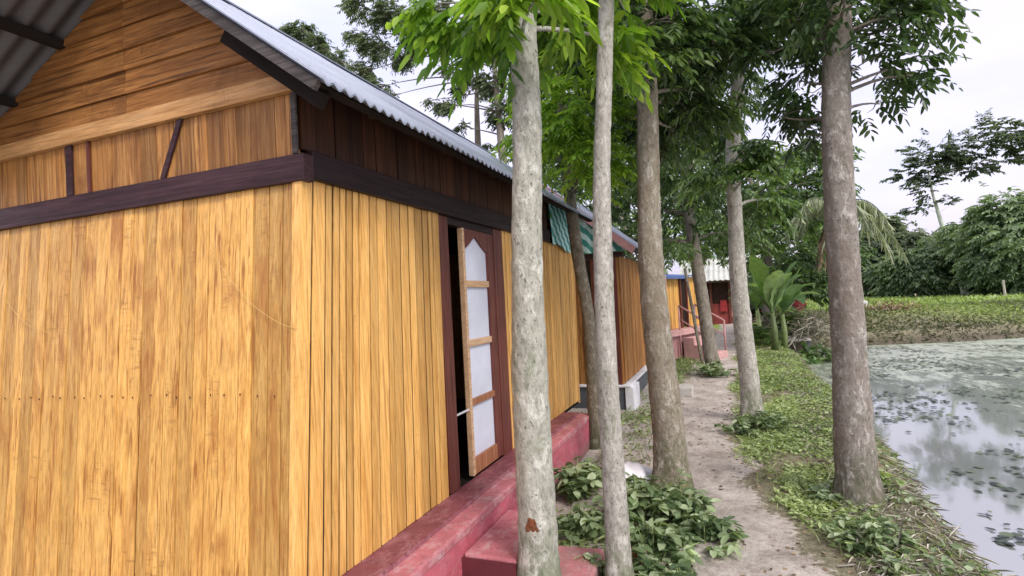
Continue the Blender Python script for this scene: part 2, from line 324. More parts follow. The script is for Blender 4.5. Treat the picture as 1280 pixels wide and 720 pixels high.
def crown(root, trunk_pts, blobs, mat, barkm, name='crown', pairs=5, Lr=.35, ll=.11, lw=.035, droop=.35, outward=None, limbs=True, twig_r=.02, lvbase=(0, 1)):
    """blobs: (centre, radius, sprays). limbs run from the trunk to each blob, twigs inside it, leaves on the twigs"""
    tp = np.array([tuple(p) for p in trunk_pts]); P = []; D = []; A = []; mb = MB()
    for c, r, n in blobs:
        c = np.array(tuple(c)); nt_ = max(3, int(n/9)); tw = blob_points(c, r*.85, nt_)
        low = tp[tp[:, 2] < c[2]-.25*r] if (tp[:, 2] < c[2]-.25*r).any() else tp
        a0 = low[np.argmin(np.linalg.norm(low-c, axis=1))]
        if limbs:
            dl = np.linalg.norm(c-a0); mid = (a0+c)/2+np.array([0, 0, .05*dl])+NR.normal(0, .04+.05*min(dl, 3), 3)
            pts = [a0*(1-t)**2+2*t*(1-t)*mid+c*t*t for t in (0, .2, .4, .6, .8, 1)]
            rr = min(.05, twig_r*(1.2+dl*.45)); mb.tube(pts, [rr*(1-.75*i/5) for i in range(6)], 6)
            for q in tw[:14]:
                mb.tube([c+(c-mid)*-.2, (c+q)/2+NR.normal(0, .05*r, 3), q], [twig_r*.45, twig_r*.32, twig_r*.15], 4)
        k = NR.integers(0, nt_, n); base = tw[k]+NR.normal(0, .17*r, (n, 3))
        o = base-(a0 if outward is None else c)*1.0; o = nrm(o)*.7+nrm(base-c+1e-6)*.7+NR.normal(0, .45, (n, 3)); o[:, 2] = o[:, 2]*.4-.05
        P.append(base); D.append(o)
        lvb = NR.uniform(lvbase[0], lvbase[1]); A.append(np.clip(lvb*.5+.5*NR.uniform(lvbase[0], lvbase[1], n), 0, 1))
    P = np.concatenate(P); D = np.concatenate(D); A = np.concatenate(A)
    V, F, a = spray_geo(P, D, Lr*NR.uniform(.7, 1.2, len(P)), pairs, ll, lw, droop, A)
    np_mesh(name, V, F, a, mat, root)
    if limbs and mb.v: mb.build('branch', barkm, root, True)
def smooth_path(pts, rad, n=26):
    P = [Vector(p) for p in pts]; out = []; R = []
    m_ = len(P)-1
    for i in range(n+1):
        u = i/n*m_; k = min(int(u), m_-1); t = u-k
        a, b, c, d = P[max(k-1, 0)], P[k], P[k+1], P[min(k+2, m_)]
        out.append(.5*((2*b)+(c-a)*t+(2*a-5*b+4*c-d)*t*t+(3*b-a-3*c+d)*t**3)); R.append(rad[k]*(1-t)+rad[k+1]*t)
    return out, R
def trunk(root, pts, rad, mat, n=30, sides=18, name='trunk', flare=1.35):
    P, Rr = smooth_path(pts, rad, n)
    Rr = [r*(1+(flare-1)*math.exp(-max(0, (p.z-P[0].z))/.12)) for p, r in zip(P, Rr)]
    ph = RND.uniform(0, 6); z0 = P[0].z; kn = [(RND.uniform(0, 6.28), z0+RND.uniform(.5, 4), RND.uniform(.05, .12)) for _ in range(7)]
    P = [p+Vector((math.sin(p.z*2.3+ph), math.cos(p.z*1.9+ph), 0))*rad[0]*.07*min(1, (p.z-z0)*2) for p in P]
    mb = MB(); mb.lobe = lambda t, z: 1+math.exp(-max(0, z-z0)/.16)*(.13*math.sin(3*t+ph)+.10*math.sin(5*t+2*ph)+.10)+.018*math.sin(2*t+z*3+ph)+.014*math.sin(5*t-z*2)+sum(a_*math.exp(-((z-zk)/.05)**2-(2*math.sin((t-tk_)/2)/.5)**2) for tk_, zk, a_ in kn)
    mb.tube(P, [r*.93*(1+RND.uniform(-.03, .03)) for r in Rr], sides, bump=.014)
    mb.build(name, mat, root, True); return P

# ------------------------------------------------------------------ ground
EDGE = [(-3, 1.6), (4.53, 1.652), (4.76, 1.654), (5.65, 1.69), (7.03, 1.79), (8.9, 1.79), (12.4, 1.79), (17.3, 1.77), (19.2, 2.1), (19.9, 3.8), (20.6, 6.1), (21.7, 8.4), (24, 14), (30, 30)]
def edge_x(y): return np.interp(y, [e[0] for e in EDGE[:9]], [e[1] for e in EDGE[:9]])
def far_y(x): return np.interp(x, [1.9, 3.8, 6.1, 8.4, 14, 60], [19.0, 20.0, 20.6, 21.7, 24, 40])
def path_x(y): return np.interp(y, [0, 2, 3.3, 4.2, 5.8, 7.4, 9.8, 12, 28], [.05, .02, -.04, -.2, -.36, -.42, -.38, -.3, .0])
def vnoise(x, y, s, seed=0):
    x = x*s+seed*17.3; y = y*s-seed*9.1
    return (np.sin(x*1.3+1.7*np.sin(y*.9))+np.sin(y*1.7+1.3*np.sin(x*1.1+2))+np.sin((x+y)*.8+seed))/3
def gz(x, y):
    x = np.asarray(x, float); y = np.asarray(y, float)
    ex = edge_x(y)+vnoise(y, y*0, 1.6, 2)*.09+vnoise(y, y*0+3, 5.5, 4)*.045
    far = far_y(x)
    # distance into the pond from the near bank and the far bank
    t = np.minimum((x-(ex-.62))/.8, (far+.5-y)/1.1)
    land = vnoise(x, y, 2.1)*.02+vnoise(x, y, 5.3, 1)*.012+vnoise(x, y, 11, 6)*.006
    bump_r = np.exp(-((x-.9)/.7)**2)*.03
    # far side rises to a field
    rise = np.where(y > far, sm((y-far-.3)/3.2)*.55, 0)*sm((x-1.5)/1.5)
    z = land+bump_r+rise
    return z*(1-sm(t))+(-.85)*sm(t)*1.0
def ground_mesh():
    xs = np.concatenate([np.linspace(-900, -12, 14)[:-1], np.linspace(-12, -3, 20)[:-1], np.linspace(-3, 3.2, 150)[:-1], np.linspace(3.2, 16, 50)[:-1], np.linspace(16, 900, 24)])
    ys = np.concatenate([np.linspace(-300, -2, 8)[:-1], np.linspace(-2, 2, 20)[:-1], np.linspace(2, 12, 190)[:-1], np.linspace(12, 27, 120)[:-1], np.linspace(27, 60, 30)[:-1], np.linspace(60, 1500, 20)])
    X, Y = np.meshgrid(xs, ys); Z = gz(X, Y)
    V = np.stack([X, Y, Z], -1).reshape(-1, 3); nx = len(xs); ny = len(ys)
    i = (np.arange(ny-1)[:, None]*nx+np.arange(nx-1)[None]).ravel()
    F = np.stack([i, i+1, i+nx+1, i+nx], 1)
    hw = .42+.13*vnoise(X, Y, 1.7, 3)+.13*vnoise(X, Y, 5, 4)
    dd = np.abs(X-path_x(Y)); pm = 1-sm((dd-hw+.22)/.4)
    yard = (1-sm((X+.45)/.5))*(1-sm((Y-9.5)/2))*sm((X+6)/2)     # bare earth between the cottages and the path
    pm = np.maximum(pm, yard*.8)*sm((30-Y)/4)
    return V, F, pm.ravel()
V, F, PM = ground_mesh()
M = Mat('earth_and_turf', .95, .1)
n1 = M.noise(M.coord(), 3.5, 8, .7, .3); n2 = M.noise(M.coord(), 26, 8, .75); n3 = M.noise(M.coord(), 90, 4, .7)
dirt = M.ramp(n1, [(.3, (.25, .22, .19)), (.45, (.39, .35, .315)), (.7, (.56, .52, .475))])
dirt = M.mix(1, dirt, M.ramp(n2, [(.3, .62), (.6, 1.08)]), 'MULTIPLY')
dirt = M.mix(M.ramp(n3, [(.60, 0), (.67, .6)]), dirt, (.13, .105, .08))
turf = M.ramp(n2, [(.3, (.07, .065, .045)), (.5, (.19, .175, .12)), (.72, (.33, .32, .21))])
turf = M.mix(M.ramp(n1, [(.5, 0), (.66, .6)]), turf, (.24, .20, .14))
fieldn = M.noise(M.coord((1, .35, 1)), 1.1, 6, .7, .5)
field = M.ramp(fieldn, [(.35, (.10, .14, .04)), (.5, (.22, .31, .07)), (.68, (.36, .44, .13))])
sep = M.n.new('ShaderNodeSeparateXYZ'); M.k.new(M.c.outputs['Object'], sep.inputs[0])
farf = M.math('MULTIPLY', M.math('SUBTRACT', sep.outputs[1], 22.0), .4)
farf = M.ramp(farf, [(0, 0), (1, 1)])
mud = M.ramp(n2, [(.3, (.05, .045, .035)), (.7, (.17, .15, .115))])
turf = M.mix(farf, turf, field)
bank = M.ramp(sep.outputs[2], [(0, 1), (1, 0)])   # below z=0: bare mud on the bank
mp = M.n.new('ShaderNodeMapRange'); M.k.new(sep.outputs[2], mp.inputs[0]); mp.inputs[1].default_value = -.05; mp.inputs[2].default_value = -.25; mp.inputs[3].default_value = 0; mp.inputs[4].default_value = 1
turf = M.mix(mp.outputs[0], turf, mud)
pmask = M.math('ADD', M.attr(), M.math('MULTIPLY', M.math('SUBTRACT', n2, .5), 1.5))
c = M.mix(M.ramp(pmask, [(.38, 0), (.58, 1)]), turf, dirt)
M.col(c); M.bump(M.mix(.5, n2, n3), .7, .03)
g = np_mesh('ground', V, F, PM, M.m, None, True); g['kind'] = 'structure'

# pond water
WZ = -.40
M = Mat('pond_water', .05, .5)
v = M.coord((1, .55, 1)); a1 = M.noise(v, .8, 7, .65, .8); a2 = M.noise(M.coord((1, .3, 1)), 5, 6, .75, .6); a3 = M.noise(M.coord(), 38, 4, .6)
sep = M.n.new('ShaderNodeSeparateXYZ'); M.k.new(M.c.outputs['Object'], sep.inputs[0])
farr = M.n.new('ShaderNodeMapRange'); M.k.new(sep.outputs[1], farr.inputs[0]); farr.inputs[1].default_value = 8; farr.inputs[2].default_value = 15; farr.inputs[3].default_value = -.11; farr.inputs[4].default_value = .12
f = M.math('ADD', M.math('ADD', M.math('MULTIPLY', a1, .55), M.math('MULTIPLY', a2, .5)), farr.outputs[0])
f = M.math('ADD', f, M.math('MULTIPLY', M.math('SUBTRACT', a3, .5), .16))
scum = M.ramp(f, [(.55, 0), (.66, .8)])
scol = M.ramp(a2, [(.35, (.13, .17, .09)), (.6, (.29, .34, .22))])
M.col(M.mix(scum, (.21, .23, .225), scol)); M.rough(M.ramp(scum, [(0, .05), (1, .5)])); M.bump(M.noise(M.coord((1, .5, 1)), 3, 3), .06, .02)
M.b.inputs['IOR'].default_value = 2.7; M.b.inputs['Specular IOR Level'].default_value = .9
wb = MB(); wb.add([(.9, -30, WZ), (60, -30, WZ), (60, 60, WZ), (.9, 60, WZ)], [(0, 1, 2, 3)], .5)
wo = wb.build('pond_water', M.m); wo['kind'] = 'structure'

# ------------------------------------------------------------------ cottage in front
c1 = thing('cottage', 'nearest honey coloured plank cottage with corrugated iron roof, glazed door and pink plinth', 'cottage', (-2.9, 3.9, 0), 'plank cottages along the path')
XS, YF = -1.70, 1.90; RX, RZ, SL, SLL = -2.69, 3.418, .755, .54
def roof_z(x): return RZ-(SL if x > RX else SLL)*abs(x-RX)
mb = MB()   # front wall: tall boards, foot set a little forward
x = -4.16
while x < XS-.035:
    wd = RND.uniform(.075, .115); x1 = min(x+wd, XS-.035); off = RND.uniform(0, .006)
    zb = .15+RND.uniform(-.006, .008); ztp = 2.115+.02*(x+4)/2.3
    lean = RND.uniform(-.004, .004)
    yb, yt = YF-.146-off, YF-.007-off
    mb.hexa([(x+lean, yb, zb), (x1-.005+lean, yb, zb), (x1-.005+lean, yb+.03, zb), (x+lean, yb+.03, zb), (x, yt, ztp), (x1-.005, yt, ztp), (x1-.005, yt+.03, ztp), (x, yt+.03, ztp)])
    x = x1
mb.build('front_wall', MT['wall_front'], c1)
bk = MB(); bk.hexa([(-4.16, YF-.142, .16), (XS-.036, YF-.142, .16), (XS-.036, YF-.125, .16), (-4.16, YF-.125, .16), (-4.16, YF-.003, 2.11), (XS-.036, YF-.003, 2.11), (XS-.036, YF+.014, 2.11), (-4.16, YF+.014, 2.11)], 0); bk.build('gap_shade_backing', MT['dark'], c1)  # near-black sheet paints the shadow in the front board gaps
for i in range(26):   # nails on the cross rail line
    xx = -4.12+i*.095+RND.uniform(-.025, .025); zz = 1.16+.02*(xx+4)+RND.uniform(-.008, .008); t = (zz-.15)/1.965; yy = YF-.15+.14*t-.008
    mb = MB(); mb.hexa([(xx-.0016, yy-.002, zz-.006), (xx+.0013, yy-.002, zz-.006), (xx+.0013, yy+.003, zz-.006), (xx-.0016, yy+.003, zz-.006), (xx-.0013, yy-.002, zz+.003), (xx+.0018, yy-.002, zz+.003), (xx+.0018, yy+.003, zz+.003), (xx-.0013, yy+.003, zz+.003)])
    mb.build('nail', MT['nail'], c1)
mb = MB()   # corner board
mb.hexa([(XS-.034, YF-.163, .15), (XS+.012, YF-.163, .15), (XS+.012, YF-.12, .15), (XS-.034, YF-.12, .15), (XS-.034, YF-.022, 2.13), (XS+.012, YF-.022, 2.13), (XS+.012, YF+.02, 2.13), (XS-.034, YF+.02, 2.13)], .8)
mb.build('corner_board', MT['wall_side'], c1)
mb = MB()   # side wall: lapped battens fanning from the leaning corner to the plumb door frame
def side_battens(y0t, y0b, y1t, y1b, zb, zt, n, X=XS):
    mb = MB(); cut = [0]
    for i in range(n): cut.append(cut[-1]+RND.choice((.7, 1, 1.25)))
    cut = [c_/cut[-1] for c_ in cut]
    for i in range(n):
        a, b = cut[i], cut[i+1]; L_ = lambda t, p, q: p+(q-p)*t
        t0, t1, q0, q1 = L_(a, y0t, y1t)+.005, L_(b, y0t, y1t)-.006, L_(a, y0b, y1b)+.005, L_(b, y0b, y1b)-.006
        o = RND.uniform(-.002, .004); e_ = RND.uniform(-.003, .003)
        mb.hexa([(X-.02, q0, zb), (X+o, q0+e_, zb), (X+o, q1+e_, zb), (X-.02, q1, zb), (X-.02, t0, zt), (X+o, t0, zt), (X+o, t1, zt), (X-.02, t1, zt)])
    bk = MB(); bk.hexa([(X-.03, y0b, zb), (X-.005, y0b, zb), (X-.005, y1b, zb), (X-.03, y1b, zb), (X-.03, y0t, zt), (X-.005, y0t, zt), (X-.005, y1t, zt), (X-.03, y1t, zt)], .02); bk.build('gap_shade_backing', MT['dark'], c1)  # dark sheet behind the battens stands in for shadow in their gaps
    return mb.build('side_wall', MT['wall_side'], c1, bevel=.0015)
side_battens(1.92, 1.775, 3.11, 3.07, .352, 2.14, 18)
side_battens(4.165, 4.15, 6.45, 6.35, .352, 2.14, 34)
mb = MB(); X2 = -4.18   # hidden walls and floor close the room
mb.box(X2-.02, X2, 1.92, 6.42, .3, 2.45); mb.build('left_wall', MT['wall_side'], c1)
mb = MB(); mb.box(-4.16, XS-.025, 6.42, 6.45, .3, 2.5); mb.build('back_wall', MT['wall_side'], c1)
mb = MB(); mb.box(-4.15, XS-.04, 1.95, 6.41, .29, .325); mb.build('room_floor', MT['dark'], c1)
mb = MB(); mb.box(-4.15, XS-.04, 1.95, 6.41, 2.2, 2.22); mb.build('ceiling', MT['dark'], c1)
mb = MB(); mb.box(-4.24, XS+.04, YF-.035, YF+.03, 2.118, 2.236); mb.build('front_beam', MT['beam'], c1, bevel=.004)
mb = MB(); mb.box(XS-.04, XS+.036, YF+.032, 5.4, 2.135, 2.262); mb.build('side_beam', MT['beam_y_shaded'], c1, bevel=.004)
# band of short boards above the beam
mb = MB(); x = -4.2
while x < XS-.02:
    x1 = min(x+RND.uniform(.08, .14), XS-.005); mb.box(x, x1-.003, YF-.012-RND.uniform(0, .006), YF+.01, 2.238, 2.508); x = x1
mb.build('front_band', MT['band'], c1)
for xa, xb, wd, mtn in ((-3.24, -3.24, .05, 'beam'), (-3.08, -3.085, .018, 'frame'), (-2.53, -2.40, .032, 'beam'), (XS-.008, XS-.008, .026, 'grey_wood')):
    mb = MB(); mb.hexa([(xa-wd/2, YF-.03, 2.239), (xa+wd/2, YF-.03, 2.239), (xa+wd/2, YF-.019, 2.239), (xa-wd/2, YF-.019, 2.239),
                        (xb-wd/2, YF-.03, 2.506), (xb+wd/2, YF-.03, 2.506), (xb+wd/2, YF-.019, 2.506), (xb-wd/2, YF-.019, 2.506)], .5)
    mb.build('batten', MT[mtn], c1)
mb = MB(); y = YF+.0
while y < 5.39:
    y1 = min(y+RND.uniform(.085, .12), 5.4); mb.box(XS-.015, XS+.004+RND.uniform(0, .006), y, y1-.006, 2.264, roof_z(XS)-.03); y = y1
mb.build('side_band', MT['band_shaded'], c1)
V = []; Fc = []
for i in range(141):
    y = 5.41+1.08*i/140; xx = XS+.05+.008*math.cos(i*2*math.pi/9); V += [(xx, y, 2.10+.03*math.sin(i*.06)), (xx-.03, y, roof_z(XS+.05)-.02)]
for i in range(140): Fc.append((2*i, 2*i+2, 2*i+3, 2*i+1))
mb = MB(); mb.add(V, Fc, .5); MT['teal_y'] = None
mb.build('hanging_sheet', MT['teal'], c1, True)
mb = MB(); mb.box(-4.2, XS+.012, YF-.045, YF+.012, 2.510, 2.592); mb.build('ledger_board', MT['ledger'], c1, bevel=.003)
# gable: horizontal boards, butt joint at one line
mb = MB(); z = 2.594
while z < RZ-.08:
    h = RND.uniform(.105, .13); z1 = min(z+h, RZ-.06)
    for xa, xb in ((-4.3, -2.785), (-2.782, -1.5)):
        def lim(zz, xx): return max(min(xx, RX+(RZ-.02-zz)/SL), RX-(RZ-.02-zz)/SLL)
        o = RND.uniform(0, .005)
        b0, b1, t0, t1 = lim(z, xa), lim(z, xb), lim(z1, xa), lim(z1, xb)
        if b1-b0 > .02:
            yb, yt = YF-.026-o, YF-.014-o
            mb.hexa([(b0, yb, z), (b1, yb, z), (b1, YF+.01, z), (b0, YF+.01, z), (t0, yt, z1-.003), (max(t1, t0), yt, z1-.003), (max(t1, t0), YF+.01, z1-.003), (t0, YF+.01, z1-.003)])
    z = z1
mb.build('gable_wall', MT['gable'], c1)
mb = MB(); zz = 2.5
mb.add([(-4.2, 6.43, zz), (XS, 6.43, zz), (RX, 6.43, RZ-.05)], [(0, 1, 2)]); mb.build('back_gable', MT['gable'], c1)
# corrugated roof sheets with real thickness
def corrugated(name, x_top, z_top, x_eave, y0, y1, slope, mat, parent, period=.066, amp=.009, wob=.006):
    nY = int((y1-y0)/period*8); sgn = 1 if x_eave > x_top else -1; V = []; F = []
    ts = [0, .25, .5, .75, 1]
    for lay in (0, 1):
        for j in range(nY+1):
            y = y0+(y1-y0)*j/nY; sheet = int((y-y0)/.76); ext = wob*math.sin(sheet*2.3+1)
            for t in ts:
                xx = x_top+(x_eave-x_top)*t+sgn*ext*t; zz = z_top-slope*abs(xx-x_top)+amp*math.cos(2*math.pi*(y-y0)/period)+(.004*(sheet % 2))-lay*.006
                V.append((xx, y, zz))
    m_ = len(ts); o2 = (nY+1)*m_
    for j in range(nY):
        for i in range(m_-1):
            a = j*m_+i; q = (a, a+1, a+m_+1, a+m_)
            F.append(q if sgn > 0 else q[::-1]); r = tuple(o2+t for t in q); F.append(r[::-1] if sgn > 0 else r)
        for i in (0, m_-1): a = j*m_+i; F.append((a, a+m_, o2+a+m_, o2+a))
    for j in (0, nY):
        for i in range(m_-1): a = j*m_+i; F.append((a, a+1, o2+a+1, o2+a))
    b = MB(); b.add(V, F, .5); return b.build(name, mat, parent, True)
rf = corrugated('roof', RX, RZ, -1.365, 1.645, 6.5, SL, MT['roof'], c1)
rf2 = corrugated('roof', RX, RZ, -4.45, 1.28, 6.5, SLL, MT['roof_left'], c1, period=.095, amp=.013)
b = MB(); b.beam((RX, 1.66, RZ+.004), (RX, 6.5, RZ+.004), .06, .01); b.build('ridge_cap', MT['roof'], c1)
def rafter(x0, x1, y, wd, ht, drop, nm, mat=None):
    b = MB(); b.beam((x0, y, roof_z(x0)-drop), (x1, y, roof_z(x1)-drop), wd, ht, (0, 0, 1)); return b.build(nm, mat or MT['grey_wood'], c1)
rafter(RX, -1.40, 1.668, .022, .042, .038, 'fascia'); rafter(RX-.02, -4.4, 1.31, .028, .055, .05, 'fascia', MT['dark'])
rafter(-1.98, -1.48, 1.79, .05, .065, .105, 'rafter', MT['dark'])
for y in (2.4, 3.2, 4.0, 4.8, 5.6, 6.3): rafter(RX+.04, -1.66, y, .05, .07, .07, 'rafter', MT['band_shaded'])
for x in (-1.47, -1.60, -2.2, -2.62, -2.9, -3.28, -3.72, -4.2):
    b = MB(); b.beam((x, 1.70 if x > RX else 1.33, roof_z(x)-.035), (x, 6.4, roof_z(x)-.035), .055, .04); b.build('purlin', MT['dark'], c1)
# door
dz0 = .352
def ybox(name, y0, y1, z0, z1, x0, x1, mat, parent=c1, bev=.003): b = MB(); b.box(x0, x1, y0, y1, z0, z1, .5); return b.build(name, mat, parent, bevel=bev)
ybox('door_jamb', 3.105, 3.235, dz0, 2.133, XS-.05, XS-.001, MT['frame'])
ybox('door_jamb', 3.985, 4.16, dz0, 2.133, XS-.06, XS+.004, MT['frame'])
ybox('door_head', 3.237, 3.983, 2.085, 2.134, XS-.06, XS-.002, MT['beam_y_shaded'])
leaf = ybox('door', 3.435, 3.468, dz0+.01, 2.083, XS-.036, XS+.003, MT['rail'])
ybox('stile', 3.87, 3.982, dz0+.01, 2.083, XS-.045, XS-.003, MT['frame'], leaf)
rz = [(.362, .475), (.835, .882), (1.247, 1.295), (1.668, 1.715)]
for i, (a, b_) in enumerate(rz): ybox('rail', 3.47, 3.868, a, b_, XS-.042, XS-.002, MT['stile'] if i < 2 else MT['rail'], leaf)
b = MB()   # top rail with shallow pointed arch cut in it
for (ya, yb, za, zb) in ((3.47, 3.55, 1.93, 1.97), (3.55, 3.66, 1.97, 2.04), (3.66, 3.78, 2.04, 1.97), (3.78, 3.868, 1.97, 1.93)):
    b.hexa([(XS-.042, ya, za), (XS-.006, ya, za), (XS-.006, yb, zb), (XS-.042, yb, zb), (XS-.042, ya, 2.083), (XS-.006, ya, 2.083), (XS-.006, yb, 2.083), (XS-.042, yb, 2.083)], .5)
b.build('top_rail', MT['frame'], leaf)
for a, b_ in ((.475, .835), (.882, 1.247), (1.295, 1.668), (1.715, 2.06)): ybox('pane', 3.469, 3.869, a, b_, XS-.028, XS-.022, MT['glass'], leaf, 0)
zr = atX(563, 523, XS-.01).z; b = MB(); b.beam((XS-.012, 3.236, zr), (XS-.012, 3.434, zr+.002), .008, .012); b.build('bolt', MT['white'], leaf)
# sill, plinth, steps
b = MB(); b.hexa([(XS+.0, 1.78, .343), (XS+.185, 1.72, .343), (XS+.185, 5.62, .343), (XS+.0, 5.62, .343), (XS+.0, 1.78, .351), (XS+.175, 1.72, .358), (XS+.175, 5.62, .358), (XS+.0, 5.62, .351)], .5)
sill = b.build('sill', MT['sill'], c1)
b = MB(); b.box(-4.1, -1.435, 1.80, 5.64, -.1, .285); b.build('plinth', MT['pink'], c1, bevel=.01)
b = MB(); b.box(XS-.01, -1.40, 1.70, 5.66, .286, .342); b.build('plinth_ledge', MT['pink_top'], c1, bevel=.012)
b = MB(); b.box(-1.434, -1.405, 1.71, 5.65, -.1, .285); b.build('plinth_face', MT['pink'], c1, bevel=.004)
b = MB(); b.box(-1.404, -1.09, 2.66, 3.3, -.05, .215, j=.006); st = b.build('step', MT['pink_top'], c1, bevel=.012)
b = MB(); b.box(-1.404, -1.094, 2.64, 2.652, -.05, .20); b.build('riser', MT['maroon'], st)
b = MB(); b.box(-1.08, -.74, 2.66, 3.14, -.05, .10, j=.012); b.build('step', MT['pink_top'], c1, bevel=.014)

# strings hanging on the front wall
def on_front(px, py):
    d = ray(px, py); # plane y = yb + (z-.15)*.0712
    yb, k = YF-.168, .14/1.965; t = (yb+k*(1.55-.15))/(d.y-k*d.z); return EYE+d*t
for pts, lb in (([(262, 312), (285, 345), (310, 375), (330, 392), (352, 405), (371, 411)], 'thin yellow string sagging across the front boards to the corner'),
                ([(2, 366), (12, 382), (24, 396), (38, 408), (62, 416)], 'short yellow string at the far left of the front boards')):
    b = MB(); P = [on_front(*p) for p in pts]; P, Rr = smooth_path(P, [.0014]*len(P), 24); b.tube(P, Rr, 5)
    o = tag(b.build('string', plain('string_'+lb[:4], (.50, .35, .13), .8, .2, .1, 5, 0)), lb, 'string', 'strings on the front wall'); base_at(o, P[-1])

# ------------------------------------------------------------------ second cottage
c2 = thing('cottage', 'middle cottage with teal striped gable sheet, rose roof edge and slate plinth', 'cottage', (-2.6, 9, 0), 'plank cottages along the path')
F2, C2 = 7.6, -1.33
mb = MB(); x = -4.0
while x < C2-.08:
    x1 = min(x+RND.uniform(.07, .10), C2-.06); mb.box(x, x1-.004, F2-.03-RND.uniform(0, .01), F2, .335, 2.08); x = x1
mb.build('front_wall', MT['band'], c2)
mb = MB(); y = F2+.0
while y < 10.2:
    y1 = y+RND.uniform(.08, .11); mb.box(C2-.08, C2-.05+RND.uniform(0, .01), y, y1-.008, .355, 2.10); y = y1
mb.build('side_wall', MT['band'], c2)
mb = MB(); mb.box(-4, C2-.1, 10.2, 10.24, .3, 2.1); mb.build('back_wall', MT['band'], c2)
for xa in (-1.87, -1.72): b = MB(); b.box(xa-.04, xa+.04, F2-.06, F2-.041, .34, 2.08); b.build('door_jamb', MT['frame'], c2)
b = MB(); b.box(-1.82, -1.775, F2-.05, F2-.042, .34, 2.07); b.build('door', MT['dark'], c2)
b = MB(); b.box(C2-.16, C2-.08, F2-.07, F2-.041, .34, 2.08); b.build('corner_post', MT['frame'], c2)
b = MB(); b.box(-4, C2+.02, F2-.08, F2-.032, 2.082, 2.15); b.build('beam', MT['beam'], c2)
b = MB(); b.box(-4.0, C2-.045, F2-.09, 10.2, -.1, .31); b.build('plinth', MT['slate'], c2, bevel=.006)
b = MB(); b.box(-4.0, C2+.03, F2-.13, 10.25, .311, .338); b.build('plinth_ledge', MT['white'], c2, bevel=.004)
b = MB(); b.box(C2-.04, C2+.07, F2-.12, F2+.42, -.1, .309); b.build('plinth_pier', MT['white'], c2, bevel=.006)
r2x, r2z, s2 = -2.75, 3.50, .80
# teal corrugated gable
V = []; Fc = []; n = 150
for i in range(n+1):
    x = -4.1+(C2+.13+4.1)*i/n; zt = max(2.17, r2z-.06-s2*abs(x-r2x)); yy = F2-.12-.012*math.cos(i*2*math.pi/6)
    V += [(x, yy, 2.16), (x, yy, zt)]
for i in range(n): Fc.append((2*i, 2*i+2, 2*i+3, 2*i+1))
b = MB(); b.add(V, Fc, .5); b.build('gable_sheet', MT['teal'], c2, True)
corrugated('roof', r2x, r2z, -1.12, 7.36, 10.3, s2, MT['roof'], c2); corrugated('roof', r2x, r2z, -4.3, 7.36, 10.3, s2, MT['roof'], c2)
for xe in (-1.13, -4.3):
    b = MB(); b.beam((r2x, 7.375, r2z-.06), (xe, 7.375, r2z-.06-s2*abs(xe-r2x)), .03, .10); b.build('fascia', MT['rose'], c2)
b = MB(); b.beam((-1.16, 7.4, r2z-s2*1.59-.05), (-1.16, 10.2, r2z-s2*1.59-.05), .04, .08); b.build('eave_board', MT['beam_y_shaded'], c2)

# ------------------------------------------------------------------ third cottage (turned a little toward the path)
c3 = thing('cottage', 'farthest orange plank cottage with blue roof edge and pink steps with railings', 'cottage', (-1.2, 13.8, 0), 'plank cottages along the path')
A3, B3 = Vector((-1.55, 12.7, 0)), Vector((-.72, 15.0, 0)); dv = (B3-A3); Lw = dv.length; dv = dv/Lw; nv = Vector((dv.y, -dv.x, 0))
def P3(u, o, z): p = A3+dv*u+nv*o; return (p.x, p.y, z)
def box3(mb, u0, u1, o0, o1, z0, z1, a=None): mb.hexa([P3(u0, o1, z0), P3(u1, o1, z0), P3(u1, o0, z0), P3(u0, o0, z0), P3(u0, o1, z1), P3(u1, o1, z1), P3(u1, o0, z1), P3(u0, o0, z1)], a)
mb = MB(); u = 0
while u < Lw: u1 = min(Lw, u+RND.uniform(.09, .13)); box3(mb, u, u1-.01, -.03, RND.uniform(0, .01), .70, 1.93); u = u1
mb.build('side_wall', MT['wall_side'], c3)
mb = MB(); 
for k in range(24): p0, p1 = -.06-.1*k, -.06-.1*(k+1)+.006; box3(mb, -.02, 0, p1, p0, .70, 1.93)
mb.build('front_wall', MT['wall_side'], c3)
for u in (.28, 1.3, 1.65, 2.42): mb = MB(); box3(mb, u-.035, u+.035, .012, .05, .70, 1.94, .5); mb.build('post', MT['frame'] if u in (1.3, 1.65) else MT['wall_side'], c3)
mb = MB(); box3(mb, 1.35, 1.6, .011, .02, .72, 1.9, .5); mb.build('door', MT['dark'], c3)
mb = MB(); box3(mb, -.1, Lw+.05, -2.6, .28, .56, .69, .5); mb.build('porch_slab', MT['rose_pale'], c3, bevel=.01)
mb = MB(); box3(mb, -.05, Lw, -2.5, .18, -.1, .559, .5); mb.build('plinth', MT['rose'], c3)
for i in range(3): mb = MB(); box3(mb, .75, 1.45, .281+.25*i, .281+.25*(i+1), -.1, .50-.17*i, .5); mb.build('step', MT['rose_pale'], c3, bevel=.01)
for u in (.65, 1.55):
    mb = MB()
    for o, zt in ((.26, 1.25), (.95, .85)): mb.tube([P3(u, o, -.05), P3(u, o, zt)], [.022, .022], 8)
    mb.tube([P3(u, .26, 1.25), P3(u, .95, .85)], [.022, .022], 8); mb.tube([P3(u, .26, .95), P3(u, .95, .5)], [.016, .016], 8)
    mb.build('railing', MT['rose'], c3, True)
mb = MB(); mb.tube([P3(.05, .25, .69), P3(.05, .25, 1.95)], [.03, .03], 8); mb.build('porch_post', MT['rose'], c3, True)
